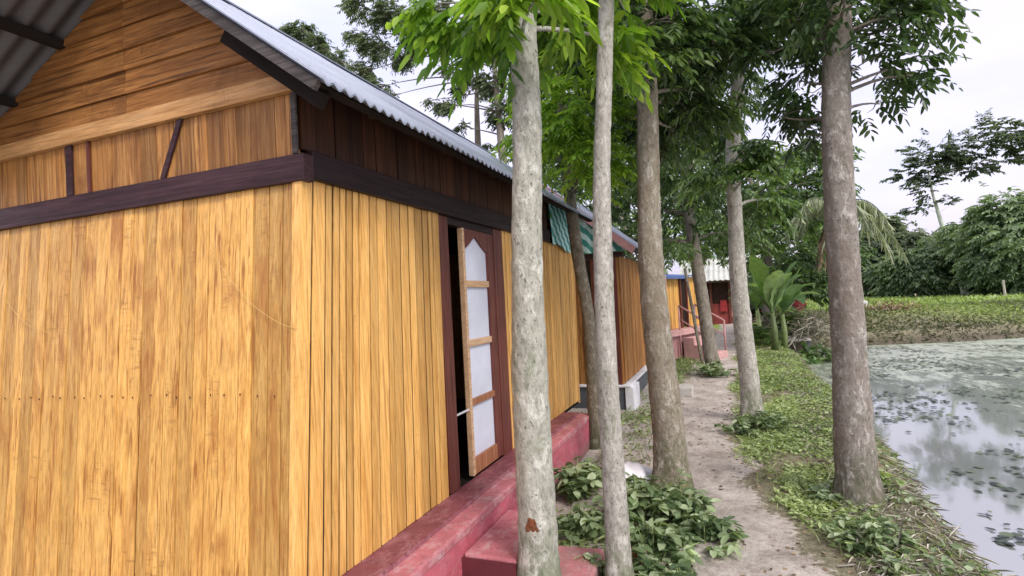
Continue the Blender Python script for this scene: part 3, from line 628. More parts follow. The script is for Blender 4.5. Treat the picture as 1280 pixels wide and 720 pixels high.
for s in (0, 1):
    V = []; Fc = []; nU = 120
    for i in range(nU+1):
        u = -.4+(Lw+.6)*i/nU; hz = .012*math.cos(i*.9)
        a, b_ = ((.16, 1.95), (-1.3, 2.1)) if s == 0 else ((-1.3, 2.1), (-3.0, 1.95))
        V += [P3(u, a[0], a[1]+hz), P3(u, b_[0], b_[1]+hz)]
    for i in range(nU): Fc.append((2*i, 2*i+2, 2*i+3, 2*i+1))
    mb = MB(); mb.add(V, Fc, .5); o = mb.build('roof', MT['blue_roof'] if s == 0 else MT['roof'], c3, True); so_ = o.modifiers.new('t', 'SOLIDIFY'); so_.thickness = .006
mb = MB(); box3(mb, -.4, Lw*.55, .17, .20, 1.88, 1.955, .5); mb.build('eave_board', MT['blue_roof'], c3)

# ------------------------------------------------------------------ far shed
sh = thing('shed', 'low red walled shed with pale grey sheet roof at the end of the path', 'shed', (-.2, 27, 0))
b = MB(); b.box(-1.6, 1.6, 27.0, 30, 0, .95); b.build('lower_wall', MT['red_wall'], sh)
b = MB(); b.box(-1.55, 1.55, 27.05, 30, .951, 2.0); b.build('opening_shade', MT['shed_dark'], sh)  # solid dark block: shade of the open front painted as its colour
for xx in (-1.5, -.75, .05, .8, 1.5): b = MB(); b.box(xx-.05, xx+.05, 26.93, 26.99, 0, 2.05); b.build('post', MT['frame'], sh)
b = MB(); b.box(-.35, -.1, 26.92, 26.98, .6, 1.1, j=.03); b.build('hanging_cloth', plain('red_cloth', (.28, .03, .035), .8, .2, .2, 5, .2), sh)
b = MB(); b.box(.1, .62, 26.93, 26.985, .35, 1.15, j=.03); b.build('hanging_cloth', plain('rose_cloth', (.52, .2, .2), .8, .2, .2, 5, .2), sh)
V = []; Fc = []
for i in range(91):
    x = -2.1+4.2*i/90; h = .02*math.cos(i*1.3); V += [(x, 26.3, 2.02+h), (x, 28.8, 3.15+h), (x, 31, 2.1+h)]
for i in range(90): a = 3*i; Fc += [(a, a+3, a+4, a+1), (a+1, a+4, a+5, a+2)]
b = MB(); b.add(V, Fc, .5); o = b.build('roof', plain('pale_sheet', (.48, .50, .48), .6, .3, .2, 2, .1, (.30, .30, .27)), sh); q = o.modifiers.new('t', 'SOLIDIFY'); q.thickness = .02
b = MB(); b.box(-2.0, 2.0, 26.33, 26.36, 1.92, 2.0); b.build('eave_board', MT['shed_dark'], sh)

# ------------------------------------------------------------------ the row of trees
def G(x, y): return float(gz(x, y))
def row_tree(label, pxs, Y, widths, barkm, top, blobs, leafm, Yt=None, grp='trees in the row beside the path', **kw):
    """pxs: trunk centre in the photo from the ground up; widths: diameters (m)"""
    pts = [atY(px, py, Y) for px, py in pxs]; base = pts[0].copy(); base.z = G(base.x, base.y)-.06
    if abs(pts[0].z-base.z) < .25: pts[0] = base
    else: pts.insert(0, base); widths = [widths[0]*1.04]+list(widths)
    last = pts[-1]; d = (pts[-1]-pts[-2]).normalized(); r = [w/2 for w in widths]
    h = top-last.z
    if h > 0:
        pts.append(last+Vector((d.x*.5*h, d.y*.5*h, h*.5))); r.append(r[-1]*.72); pts.append(last+Vector((d.x*.6*h, d.y*.6*h+.1, h))); r.append(r[-1]*.35)
    root = thing('tree', label, 'tree', base, grp)
    P = trunk(root, pts, r, barkm, 90, 28)
    bl = [(atY(px, py, yy), rr, n) for px, py, yy, rr, n in blobs]
    crown(root, P, bl+kw.pop('extra', []), leafm, barkm, **kw)
    return root, P
def above(x, y, z0, z1, r, n, k): # unseen crown above the frame, for its shade
    return [((x+NR.normal(0, r), y+NR.normal(0, r), NR.uniform(z0, z1)), r*.8, n) for _ in range(k)]
t1, P1 = row_tree('pale mottled trunk nearest the camera with a rusty red scar low down', [(675, 750), (671, 620), (664, 450), (658, 300), (656, 150), (652, 30)], 2.71, [.235, .215, .195, .175, .165, .15], MT['bark_pale'], 6.5,
    [(552, 5, 2.8, .12, 12), (580, 20, 2.8, .13, 16), (612, 20, 3.2, .2, 26), (600, 45, 3.0, .1, 8), (690, 6, 3.1, .2, 22), (740, 28, 3.1, .14, 14), (785, 0, 3.1, .16, 14), (775, 55, 3.2, .11, 12), (650, -5, 3.1, .22, 34), (700, 45, 3.3, .15, 16), (645, 35, 3.2, .13, 18), (640, 8, 2.45, .10, 12), (672, -2, 2.4, .12, 14), (615, 5, 2.5, .12, 14)], MT['leaf_bright'],
    extra=above(-1.2, 2.8, 4.0, 6.2, .7, 24, 7), pairs=5, Lr=.22, ll=.13, lw=.038, droop=.55, twig_r=.011, lvbase=(.1, 1))
b = MB(); p = atY(669, 652, 2.59); # scar: shallow patch hugging the trunk
V = []; Fc = []
pc = atY(673.5, 652, 2.71)
for i in range(7):
    for j in range(9):
        a = math.radians(-116+(i-3)*6.5); zz = pc.z+(j-4)*.0145+RND.uniform(-.004, .004); rr = .1105+.002*(1-abs(i-3)/3)*(1-abs(j-4)/4)
        ww = (1-.5*(abs(j-4)/4)**1.5)*RND.uniform(.75, 1.1); aa = math.radians(-90)+(a-math.radians(-116))*1.0*ww
        V.append((pc.x+math.cos(aa)*rr, pc.y+math.sin(aa)*rr, zz))
for i in range(6):
    for j in range(8): a = i*9+j; Fc.append((a, a+9, a+10, a+1))
b.add(V, Fc, .5); b.build('bark_scar', plain('rust_scar', (.20, .075, .035), .9, .1, .6, 60, .8, (.13, .09, .06)), t1, True)
t2, P2 = row_tree('slim pale trunk standing second, just right of the rusty scarred one', [(776, 735), (768, 620), (761, 480), (756, 350), (752, 210), (755, 60)], 2.94, [.15, .135, .118, .112, .10, .09], MT['bark_pale2'], 5.5,
    [(800, -40, 3.1, .25, 14), (720, -30, 3.2, .25, 14)], MT['leaf_bright'], extra=above(-.5, 3.2, 4.0, 5.6, .55, 20, 5), pairs=5, Lr=.22, ll=.12, lw=.036, droop=.5, twig_r=.010, lvbase=(.1, .9))
t1b, P1b = row_tree('dark mossy trunk bending left behind the slim pale trunk', [(747, 562), (742, 480), (735, 400), (722, 320), (712, 240), (704, 170), (700, 100)], 5.6, [.17, .15, .145, .135, .13, .11, .09], MT['bark_dark'], 5.2,
    [(705, 105, 5.2, .3, 50), (745, 150, 5.0, .28, 55), (700, 190, 5.2, .25, 45), (735, 225, 5.3, .22, 30), (680, 60, 5.4, .3, 40), (790, 90, 5.2, .3, 40), (740, 60, 5.2, .3, 40), (655, 160, 5.6, .22, 22), (690, 240, 5.8, .2, 30), (725, 130, 4.6, .25, 60), (700, 165, 4.6, .22, 50), (740, 195, 4.6, .2, 40), (675, 120, 4.8, .2, 30)], MT['leaf_bright'],
    pairs=8, Lr=.30, ll=.09, lw=.024, droop=.35, twig_r=.010, lvbase=(.15, 1))
t3, P3_ = row_tree('stout brown trunk with leafy weeds round its foot, third along the path', [(841, 612), (834, 540), (825, 440), (815, 320), (809, 200), (806, 90)], 4.51, [.31, .27, .235, .21, .19, .175], MT['bark_brown'], 7,
    [(790, 15, 4.6, .45, 90), (860, 10, 4.6, .45, 90), (850, 75, 4.9, .4, 80), (775, 80, 5.0, .35, 60), (900, 50, 4.8, .35, 60), (830, 130, 5.2, .35, 80), (880, 120, 5.2, .3, 70), (800, 60, 4.1, .2, 40), (820, 20, 4.1, .22, 46), (845, 160, 5.4, .25, 50), (770, 150, 5.4, .3, 50), (740, 10, 4.8, .35, 70)], MT['leaf_dark'],
    extra=above(-.7, 4.8, 4.3, 7, 1.0, 50, 8), pairs=6, Lr=.26, ll=.095, lw=.03, droop=.45, twig_r=.014)
t6, P6 = row_tree('grey trunk leaning left beside the farthest cottage', [(894, 470), (886, 425), (876, 365), (868, 310), (862, 265), (858, 200)], 10.9, [.30, .26, .25, .23, .21, .19], MT['bark_far'], 7.5,
    [(800, 190, 10.5, 1.0, 77), (860, 150, 11, 1.0, 77), (900, 230, 11, .7, 49), (840, 250, 10.8, .75, 56), (880, 80, 11, 1.1, 77), (800, 260, 11, .7, 42), (905, 290, 11.4, .5, 42), (830, 200, 10, .7, 77), (870, 200, 10.0, .6, 62), (850, 300, 10.4, .35, 35), (780, 300, 10.6, .5, 42), (900, 140, 10.5, .7, 62)], MT['leaf_dark'],
    extra=above(-1, 11, 5.5, 8, 1.5, 50, 6), pairs=7, Lr=.45, ll=.14, lw=.045, droop=.5, twig_r=.025)
t4, P4 = row_tree('slender grey trunk kinked high up, right side of the path', [(941, 527), (935, 470), (927, 390), (919, 270), (914, 200), (921, 120), (928, 50)], 7.0, [.27, .235, .21, .18, .165, .165, .15], MT['bark_pale2'], 7.5,
    [(880, 20, 6.8, .5, 60), (950, 15, 6.6, .5, 60), (985, 25, 6.8, .35, 34), (905, 75, 7, .35, 30), (925, 185, 6.6, .2, 24), (930, 225, 6.6, .22, 30), (955, 195, 7.1, .2, 20), (900, 215, 6.8, .25, 36), (965, 15, 6.3, .3, 50), (930, 30, 6.2, .3, 50), (1000, 10, 6.5, .3, 40), (950, 250, 7.4, .3, 40), (890, 165, 7.2, .3, 40)], MT['leaf_mid'],
    extra=above(.3, 7.2, 5.2, 7.5, 1.1, 40, 6), pairs=5, Lr=.30, ll=.13, lw=.042, droop=.4, twig_r=.02)
t5, P5 = row_tree('thick reddish brown trunk on the pond bank, rightmost in the row', [(1076, 636), (1068, 540), (1060, 430), (1051, 300), (1047, 150), (1047, 0)], 4.47, [.285, .262, .238, .215, .20, .19], MT['bark_red'], 7,
    [(985, 25, 4.6, .26, 26), (955, 70, 4.7, .2, 12), (1000, 100, 4.6, .22, 20), (975, 145, 4.6, .16, 10), (1020, 170, 4.7, .16, 10), (1095, 25, 4.5, .26, 30), (1145, 20, 4.5, .24, 24), (1120, 85, 4.5, .2, 22), (1155, 95, 4.5, .14, 10),
     (1185, 10, 4.5, .14, 8), (1085, 75, 4.4, .2, 18), (1100, 130, 4.5, .12, 8), (1015, 40, 4.7, .26, 36), (1060, 15, 4.8, .26, 36), (1000, -5, 4.4, .3, 40), (1055, -10, 4.1, .25, 30), (1110, -10, 4.3, .3, 40), (1000, 160, 4.9, .18, 20), (1030, 110, 4.9, .2, 24)], MT['leaf_dark'],
    extra=above(.7, 4.5, 4.4, 7, 1.0, 45, 8), pairs=4, Lr=.17, ll=.09, lw=.03, droop=.5, twig_r=.011, lvbase=(.05, .9))

# ------------------------------------------------------------------ trees behind
def bg_tree(label, x, y, h, r, leafm, n=160, nb=9, ll=.25, lw=.09, Lr=.5, pairs=4, px=None, trunk_r=.16, low=.35, grp='trees beyond the cottages', name='tree', flat=.8, barkm=None, z0=None, twr=.011):
    zb = G(x, y)-.05 if z0 is None else z0
    root = thing(name, label, 'tree', (x, y, zb), grp)
    pts = [(x, y, zb), (x+NR.normal(0, .15), y, zb+h*.3), (x+NR.normal(0, .25), y+NR.normal(0, .2), zb+h*.6), (x+NR.normal(0, .3), y, zb+h*.88)]
    P = trunk(root, pts, [trunk_r, trunk_r*.8, trunk_r*.55, trunk_r*.2], barkm or MT['bark_far'], 16, 10)
    bl = []
    if px: bl = [(atY(a, b, c), rr, k) for a, b, c, rr, k in px]
    else:
        for i in range(nb):
            t = (i+.5)/nb; a = i*2.4+NR.normal(0, .3); q = r*(.75-.35*abs(t-.45))*NR.uniform(.6, 1.0)
            bl.append(((x+math.cos(a)*q, y+math.sin(a)*q, zb+h*(low+(1-low)*t)), r*NR.uniform(.38, .55), int(n*NR.uniform(.7, 1.2))))
    crown(root, P, bl, leafm, barkm or MT['bark_far'], pairs=pairs, Lr=Lr, ll=ll, lw=lw, droop=.4, twig_r=twr)
    return root
bg_tree('small grey green treetop peeking over the iron roof', -8.5, 16, 8, 1.5, MT['leaf_grey'], px=[(362, 42, 16, .4, 171), (378, 38, 16, .4, 171), (395, 55, 16, .45, 209), (415, 75, 16, .5, 209), (385, 75, 16, .5, 152), (440, 105, 16, .6, 209), (350, 110, 16, .8, 76)], ll=.12, lw=.045, Lr=.22)
bg_tree('open grey green tree crown rising above the middle of the iron roof', -5.6, 12.5, 9, 2, MT['leaf_grey'], px=[(450, 10, 12.5, .4, 171), (485, 20, 12.5, .45, 247), (470, 60, 12.5, .45, 209), (500, 70, 12.5, .35, 171), (520, 45, 12.5, .4, 190), (440, 45, 12.5, .25, 57), (455, 90, 12.5, .35, 133), (470, 110, 12.5, .4, 152), (540, 10, 12.5, .5, 247), (470, -30, 12.5, .8, 266), (490, 120, 12.5, .25, 57), (510, 20, 12.5, .4, 171)], ll=.10, lw=.038, Lr=.2)
bg_tree('sparse branched tree with loose sprays left of the nearest trunk', -4.2, 11.2, 8.5, 2, MT['leaf_grey'], px=[(555, 55, 11.2, .28, 95), (590, 60, 11.2, .35, 171), (625, 60, 11.2, .35, 171), (615, 105, 11.2, .3, 171), (590, 95, 11.2, .25, 76), (560, 85, 11.2, .15, 30), (575, 112, 11.2, .16, 38), (548, 130, 11.2, .14, 41), (565, 134, 11.2, .14, 41), (578, 158, 11.2, .1, 22), (540, 125, 11.2, .08, 15), (630, 140, 11.2, .3, 171), (612, 180, 11.2, .12, 22), (640, 20, 11.2, .6, 323), (700, 10, 11.2, .8, 380), (600, 10, 11.2, .4, 209)], ll=.095, lw=.036, Lr=.19)
bg_tree('dense dark tree filling the gap behind the slim pale trunks', -2.9, 14.0, 8, 2, MT['leaf_dark'], px=[(690, 250, 13, .9, 82), (740, 200, 13, 1.0, 97), (670, 190, 13, .7, 60), (730, 120, 13, 1.0, 90), (660, 120, 13, .7, 52), (780, 220, 13, .8, 75), (770, 130, 13, .9, 82), (700, 60, 13, .9, 60), (790, 50, 13, 1.0, 67), (760, 270, 13.5, .7, 60)], ll=.15, lw=.05, Lr=.4, pairs=6)
bg_tree('mid green tree behind the second and third cottages', -3.0, 18.0, 8, 2, MT['leaf_mid'], px=[(840, 300, 17, .9, 82), (790, 290, 17, .9, 67), (850, 240, 17, 1.0, 67), (900, 300, 19, .8, 60), (760, 300, 17, .9, 60), (720, 240, 17, 1.2, 67), (690, 290, 16, .9, 45)], ll=.17, lw=.06, Lr=.42, pairs=6)
bg_tree('bushy light green tree between the kinked trunk and the reddish trunk', 1.0, 18.5, 7, 2, MT['leaf_mid'], px=[(960, 240, 18, .8, 67), (1000, 250, 18, .8, 67), (965, 290, 18, .9, 97), (980, 215, 17, .5, 60), (1000, 320, 17, .6, 67), (930, 280, 17, .6, 67), (1010, 195, 18, .6, 45), (940, 330, 18, .6, 37), (1020, 280, 18, .7, 45), (985, 185, 18.5, .5, 25), (1030, 225, 18, .6, 37)], ll=.17, lw=.065, Lr=.4, pairs=6)
bg_tree('dark tree standing left of the palm behind the bushy light green one', 1.4, 22.0, 7, 2, MT['leaf_dark'], px=[(990, 340, 21, 1.1, 120), (960, 370, 20, .7, 67), (1010, 365, 20, .8, 90), (1060, 300, 22, 1.0, 75), (1010, 310, 21, 1.0, 75), (940, 300, 22, 1.0, 67), (950, 250, 22, 1.0, 60), (1040, 330, 21, 1.0, 67), (905, 270, 22, 1.1, 67), (960, 350, 21, .9, 60), (1000, 270, 22, 1.0, 52)], ll=.18, lw=.07, Lr=.45, pairs=7)
bg_tree('tall dark tree behind the low shed', -2.0, 33.0, 12, 4, MT['leaf_mid'], n=130, nb=11, ll=.4, lw=.15, Lr=.8)
bg_tree('tall dark tree left behind the farthest cottage roof', -6.0, 27.0, 12, 4, MT['leaf_dark'], n=130, nb=11, ll=.35, lw=.13, Lr=.7)
bg_tree('broad tree just right of the low shed roof', 3.4, 31.0, 8, 2.6, MT['leaf_mid'], n=120, nb=10, ll=.35, lw=.13, Lr=.6)

# far tree line across the field
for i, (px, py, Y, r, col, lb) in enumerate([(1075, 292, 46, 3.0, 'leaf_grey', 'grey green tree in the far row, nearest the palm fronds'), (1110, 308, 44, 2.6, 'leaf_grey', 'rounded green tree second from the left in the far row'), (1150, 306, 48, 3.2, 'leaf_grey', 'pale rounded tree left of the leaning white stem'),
        (1140, 328, 40, 1.9, 'leaf_far_hazed', 'low bright bush in front of the far row'), (1195, 308, 47, 3.2, 'leaf_grey', 'hazy tree right of the leaning white stem'), (1235, 292, 40, 3.0, 'leaf_far_hazed', 'green tree left of the dark tree at the right edge'),
        (1275, 262, 36, 3.1, 'leaf_far_hazed', 'big dark rounded tree at the right edge of the picture')]):
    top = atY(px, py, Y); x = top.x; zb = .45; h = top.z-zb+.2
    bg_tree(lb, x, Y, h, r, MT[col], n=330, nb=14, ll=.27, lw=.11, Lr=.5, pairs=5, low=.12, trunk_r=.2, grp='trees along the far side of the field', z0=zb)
# understorey mass
V = []; A = []; n = 7000
px = NR.uniform(-6, 42, n); yy = NR.uniform(44, 50, n); zz = .4+NR.random(n)**1.4*(3.2+1.2*np.sin(px*.7)+.8*np.sin(px*1.9))
P = np.stack([px, yy, zz], 1); D = NR.normal(0, 1, (n, 3)); D[:, 1] -= .5
fw = np_mesh('undergrowth', *spray_geo(P, D, .6, 4, .32, .13, .4), MT['leaf_far_hazed']); tag(fw, 'dark mass of undergrowth along the foot of the far trees', 'undergrowth', None, 'stuff')
# feathery tree with a leaning white stem
b0 = atY(1207, 362, 38); b0.z = .4
root = thing('feathery_tree', 'tall tree with leaning whitish stem and flat feathery dark sprays', 'tree', b0)
top = [b0, atY(1198, 330, 38), atY(1190, 305, 38), atY(1178, 282, 38), atY(1168, 250, 38), atY(1160, 215, 38)]
Pf = trunk(root, top, [.22, .18, .15, .12, .08, .03], plain('white_stem', (.55, .60, .52), .8, .2, .2, 3, .2), 20, 10)
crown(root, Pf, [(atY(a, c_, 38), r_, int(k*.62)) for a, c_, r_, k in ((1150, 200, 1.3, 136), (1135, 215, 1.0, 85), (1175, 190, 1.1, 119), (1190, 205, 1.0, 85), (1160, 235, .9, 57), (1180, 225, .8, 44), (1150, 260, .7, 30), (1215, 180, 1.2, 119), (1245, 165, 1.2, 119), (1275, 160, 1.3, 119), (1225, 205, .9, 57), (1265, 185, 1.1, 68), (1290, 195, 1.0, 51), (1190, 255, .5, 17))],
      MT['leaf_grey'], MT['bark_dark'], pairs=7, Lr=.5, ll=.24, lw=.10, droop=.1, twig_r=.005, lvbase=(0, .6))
# palm behind the reddish trunk
pb = Vector((2.35, 16.5, G(2.35, 16.5)-.1)) if False else Vector(atY(1046, 420, 15.8)); pb.z = G(pb.x, pb.y)-.1
pt = Vector(atY(1046, 262, 15.8)); root = thing('palm_tree', 'palm with drooping pale fronds half hidden behind the reddish trunk', 'palm', pb)
trunk(root, [pb, (pb+pt)/2+Vector((.08, 0, 0)), pt], [.17, .13, .12], MT['bark_far'], 14, 12)
def frond(root, base, az, L, rise, fall, mat, nl=26, ll=.45, lw=.035, dead=False):
    d = np.array([math.cos(az), math.sin(az), 0]); mb = MB(); pts = []; P = []; D = []
    for k in range(nl+1):
        t = k/nl; p = np.array(tuple(base))+d*L*(t if not dead else t*.45)*(1-.12*t)+np.array([0, 0, rise*L*math.sin(t*1.6)-fall*L*t*t]); pts.append(p)
    mb.tube(pts[::3]+[pts[-1]], [.02*(1-.8*i/len(pts[::3])) for i in range(len(pts[::3])+1)], 5)
    s = np.array([-d[1], d[0], 0])
    for k in range(3, nl+1):
        for sg in (-1, 1): P.append(pts[k]); D.append((pts[k]-pts[k-1])/np.linalg.norm(pts[k]-pts[k-1])*.6+s*sg*.6+np.array([0, 0, -.75]))
    P = np.array(P); D = np.array(D); n = len(P); lvb = NR.uniform(.2, .9)
    v, f, a = leaf_geo(P, D+NR.normal(0, .06, (n, 3)), ll*NR.uniform(.8, 1.1, n), np.full(n, lw), np.clip(lvb+NR.normal(0, .1, n), 0, 1), .1, .35)
    o = np_mesh('frond', v, f, a, mat, root); mb.build('frond_stem', mat, o)
for i, az in enumerate([-2.6, -1.9, -1.2, -.5, .1, .8, 1.6, 2.4, 3.0, -.8, -.1]):
    frond(root, pt, az, NR.uniform(1.1, 1.5), NR.uniform(.45, .7) if i < 9 else .15, NR.uniform(.75, 1.0), MT['leaf_pale'] if i != 6 else MT['leaf_mid'], ll=.42, lw=.04)
for az in (-2.7, -2.3, 2.9): frond(root, pt-Vector((0, 0, .1)), az, 1.3, .1, 1.0, MT['deadleaf'], ll=.3, lw=.03, dead=True)
# banana plants
def banana(label, x, y, h, n=7, L=1.1, Wd=.34):
    z = G(x, y)-.03; root = thing('banana_plant', label, 'banana plant', (x, y, z), 'banana plants by the path')
    mb = MB(); mb.tube([(x, y, z), (x+.03, y, z+h*.5), (x, y+.03, z+h)], [.09, .07, .045], 10); mb.build('stem', MT['grass'], root, True)
    for i in range(n):
        az = i*2.4+NR.uniform(-.3, .3); d = np.array([math.cos(az), math.sin(az), 0]); s = np.array([-d[1], d[0], 0]); V = []; Fq = []; m_ = 12; lean = NR.uniform(.2, .7); l = L*NR.uniform(.75, 1.15)
        for k in range(m_+1):
            t = k/m_; c = np.array([x, y, z+h*.92])+d*l*lean*t+np.array([0, 0, l*(1.05-.45*lean)*t-l*(.75*lean+.1)*t*t])
            wv = Wd*.5*math.sin(math.pi*min(1, .06+t*.97))**.6*(1 if t > .12 else .25)*(1+RND.uniform(-.35, .12))
            V += [c+s*wv+np.array([0, 0, wv*.35]), c, c-s*wv+np.array([0, 0, wv*.35])]
        for k in range(m_): a = 3*k; Fq += [(a, a+3, a+4, a+1), (a+1, a+4, a+5, a+2)]
        np_mesh('leaf', np.array(V), np.array(Fq), np.full(len(V), NR.random()), MT['banana'], root, True)
banana('tall banana plant right of the kinked grey trunk', .95, 14.5, 1.0, 9, 2.1, .5)
banana('shorter banana plant leaning toward the reddish trunk', 1.25, 15.6, 1.0, 9, 2.0, .46)
banana('young banana plant standing low beside the shed end of the path', .75, 17.5, 1.0, 8, 1.9, .42)

BUSH = [('round bush of broad pale leaves between the banana plants and the reddish trunk', 1012, 392, 16.2, .75, 1.1, 420, .24, .10),
        ('low dark bush beside the banana plants behind the kinked trunk', 952, 405, 16.0, .6, .8, 320, .20, .08),
        ('bush of arching leaves left of the slab bridge', 978, 408, 18.3, .7, 1.25, 380, .26, .08)]
# ------------------------------------------------------------------ things along the bank
# slab on legs at the water's edge
p = atZ(997, 425, -.02); sx_, sy_ = p.x-.05, p.y
root = thing('concrete_slab', 'small grey concrete slab bridge at the head of the pond', 'slab', (sx_, sy_, -.3))
b = MB(); b.box(sx_-.42, sx_+.35, sy_-.45, sy_+.45, -.02, .06, j=.012); b.build('slab', MT['concrete'], root, bevel=.012)
for dx in (-.33, .28): b = MB(); b.box(sx_+dx-.06, sx_+dx+.06, sy_-.38, sy_+.38, -.6, -.021); b.build('support', MT['slate'], root)
# heap of cut grey branches
p = atZ(1005, 425, 0); hx, hy = 1.75, 18.6
n = 900; q = NR.normal(0, 1, (n, 3))*np.array([.5, .5, .2]); P = q+np.array([hx, hy, .35]); P[:, 2] = np.maximum(P[:, 2], .0); D = NR.normal(0, 1, (n, 3)); D[:, 2] *= .5
v, f, a = leaf_geo(P, D, NR.uniform(.3, .6, n), np.full(n, .035), NR.uniform(.0, .8, n))
o = np_mesh('brush_pile', v, f, a, MT['straw']); tag(o, 'heap of cut grey palm leaves and twigs above the slab bridge', 'brush pile', None, 'stuff'); base_at(o, (hx, hy, 0))
# red bucket-like basin upturned on the heap
p = atY(1001, 380, 19.2); b = MB(); b.tube([p+Vector((-.14, 0, -.16)), p+Vector((-.1, 0, -.02)), p+Vector((0, 0, .12))], [.17, .2, .22], 16); b.tube([p+Vector((0, 0, .12)), p+Vector((.005, 0, .145))], [.235, .235], 16)
o = b.build('red_basin', plain('red_plastic', (.20, .03, .03), .4, .5, .15, 4, 0)); tag(o, 'faded red plastic basin on top of the grey brush heap', 'basin'); base_at(o, p)
# white block at the far shore
p = atZ(1075, 396, .25); b = MB(); b.box(p.x-.45, p.x+.3, p.y, p.y+.6, 0, .85, j=.03); o = b.build('masonry_block', MT['white'], bevel=.03); tag(o, 'pale square masonry block on the far bank beside the trunk', 'block'); base_at(o, (p.x, p.y, 0))
p = atZ(1255, 358, .55); b = MB(); pp = atY(1255, 345, 33); b.tube([Vector((pp.x, 33, .4)), Vector((pp.x-.05, 33, 1.35))], [.06, .05], 8); o = b.build('post', MT['straw']); tag(o, 'short pale post standing in the far field', 'post'); base_at(o, (pp.x, 33, .4))
# rusty leaf bush / rubble on far bank
c_ = atZ(1105, 396, .25); n = 1300; P = NR.normal(0, 1, (n, 3))*np.array([.55, .3, .2])+np.array([c_.x, c_.y-.4, .42]); D = NR.normal(0, 1, (n, 3))
v, f, a = leaf_geo(P, D, NR.uniform(.07, .14, n), NR.uniform(.04, .07, n), NR.random(n))
o = np_mesh('rusty_shrub', v, f, a, leafmat('rust_leaf', (.13, .09, .06), (.27, .17, .12), (.45, .33, .27), .2)); tag(o, 'low rust coloured dry shrub on the far bank', 'shrub'); base_at(o, (c_.x, c_.y-.4, .1))
# leaning bamboo pole
a3, b3 = atY(878, 436, 11.6), atY(856, 336, 12.6); a3.z = G(a3.x, a3.y); b = MB()
P = [a3.lerp(b3, t/8) for t in range(9)]; b.tube(P, [.032]*9, 8, bump=.08); o = b.build('bamboo_pole', MT['bark_dark'], None, True); tag(o, 'dark pole leaning against the blue roof edge of the farthest cottage', 'pole'); base_at(o, a3)
# white sack by the slim trunk
p = atZ(788, 592, .08); b = MB(); import bmesh
bm = bmesh.new(); bmesh.ops.create_icosphere(bm, subdivisions=4, radius=1)
for vv in bm.verts:
    c = vv.co; k = 1+.09*math.sin(c.x*7+c.y*4)+.06*math.sin(c.z*11+c.x*9)+.04*math.sin(c.y*19)
    vv.co = Vector((c.x*.20*k, c.y*.15*k, max(-.06, c.z*.11*k)))
me = bpy.data.meshes.new('sack'); bm.to_mesh(me); bm.free(); me.polygons.foreach_set('use_smooth', [True]*len(me.polygons))
o = link('sack', me, plain('white_plastic_weave', (.72, .72, .78), .5, .3, .08, 9, .4)); o.location = (p.x, p.y, .05); tag(o, 'crumpled white plastic sack lying behind the slim pale trunk', 'sack')
# red brick piece and concrete block near the path
p = atZ(795, 690, .04); b = MB(); b.box(p.x-.05, p.x+.07, p.y-.04, p.y+.05, -.02, .07, j=.01); o = b.build('brick', plain('coral_brick', (.55, .20, .16), .8, .2, .2, 12, .4), None, False, .008); tag(o, 'coral red brick lying among the weeds by the slim trunk', 'brick'); base_at(o, (p.x, p.y, 0))
p = atZ(853, 490, .05); b = MB(); b.box(p.x-.17, p.x+.15, p.y-.16, p.y+.2, -.03, .14, j=.01); o = b.build('concrete_block', MT['concrete'], None, False, .012); tag(o, 'grey concrete block at the corner of the path by the stout trunk', 'block'); base_at(o, (p.x, p.y, 0))

# ------------------------------------------------------------------ low plants
def leafy_plant(label, x, y, r, h, n, ll, lw, mat=None, grp='leafy weeds beside the path'):
    z = G(x, y); root = thing('leafy_weed', label, 'weed', (x, y, z), grp); mb = MB(); parts = []
    ns = max(6, n//9)
    for i in range(ns):
        a = NR.uniform(0, 6.28); q = r*NR.random()**.6; hh = h*NR.uniform(.45, 1)*(1-.4*q/r)
        tip = np.array([x+math.cos(a)*q, y+math.sin(a)*q, z+hh]); b0 = np.array([x+math.cos(a)*q*.35, y+math.sin(a)*q*.35, z-.02]); mid = (b0+tip)/2+np.array([0, 0, hh*.25])
        mb.tube([b0, mid, tip], [.005, .004, .002], 4)
        k = n//ns; t = NR.uniform(.3, 1, k)[:, None]; P = b0*(1-t)**2+2*t*(1-t)*mid+tip*t*t; az = NR.uniform(0, 6.28, k)
        D = np.stack([np.cos(az), np.sin(az), NR.uniform(-.35, .35, k)], 1)
        parts.append(leaf_geo(P, D, ll*NR.uniform(.6, 1.15, k), lw*NR.uniform(.7, 1.15, k), np.clip(NR.uniform(.1, .9)+NR.normal(0, .12, k), 0, 1), .1, .25))
    np_mesh('leaves', *join(parts), mat or MT['weed'], root); mb.build('stems', MT['grass'], root)
for lb, px, py, r, h, n, ll, lw in (
    ('broad leaved weed against the pink plinth left of the dark mossy trunk', 722, 612, .20, .34, 170, .12, .055),
    ('weed under the slim pale trunk beside the pink step', 728, 655, .18, .22, 120, .10, .045),
    ('dark leafy weed between the white sack and the stout trunk', 800, 640, .22, .32, 200, .13, .06),
    ('weed hugging the foot of the stout brown trunk', 852, 640, .18, .30, 170, .12, .05),
    ('spreading weed reaching out onto the path from the stout trunk', 880, 668, .20, .17, 130, .11, .045),
    ('weed right of the slim trunk near the coral brick', 815, 690, .22, .22, 170, .11, .05),
    ('weed clump at the bottom left foot of the slim pale trunk', 745, 712, .15, .16, 110, .09, .04),
    ('pale weed at the bottom edge right of the slim trunk', 850, 722, .2, .12, 110, .09, .04)):
    p = atZ(px, py, .05); leafy_plant(lb, p.x, p.y, r*1.25, h*1.1, int(n*1.9), ll*.85, lw*.95)
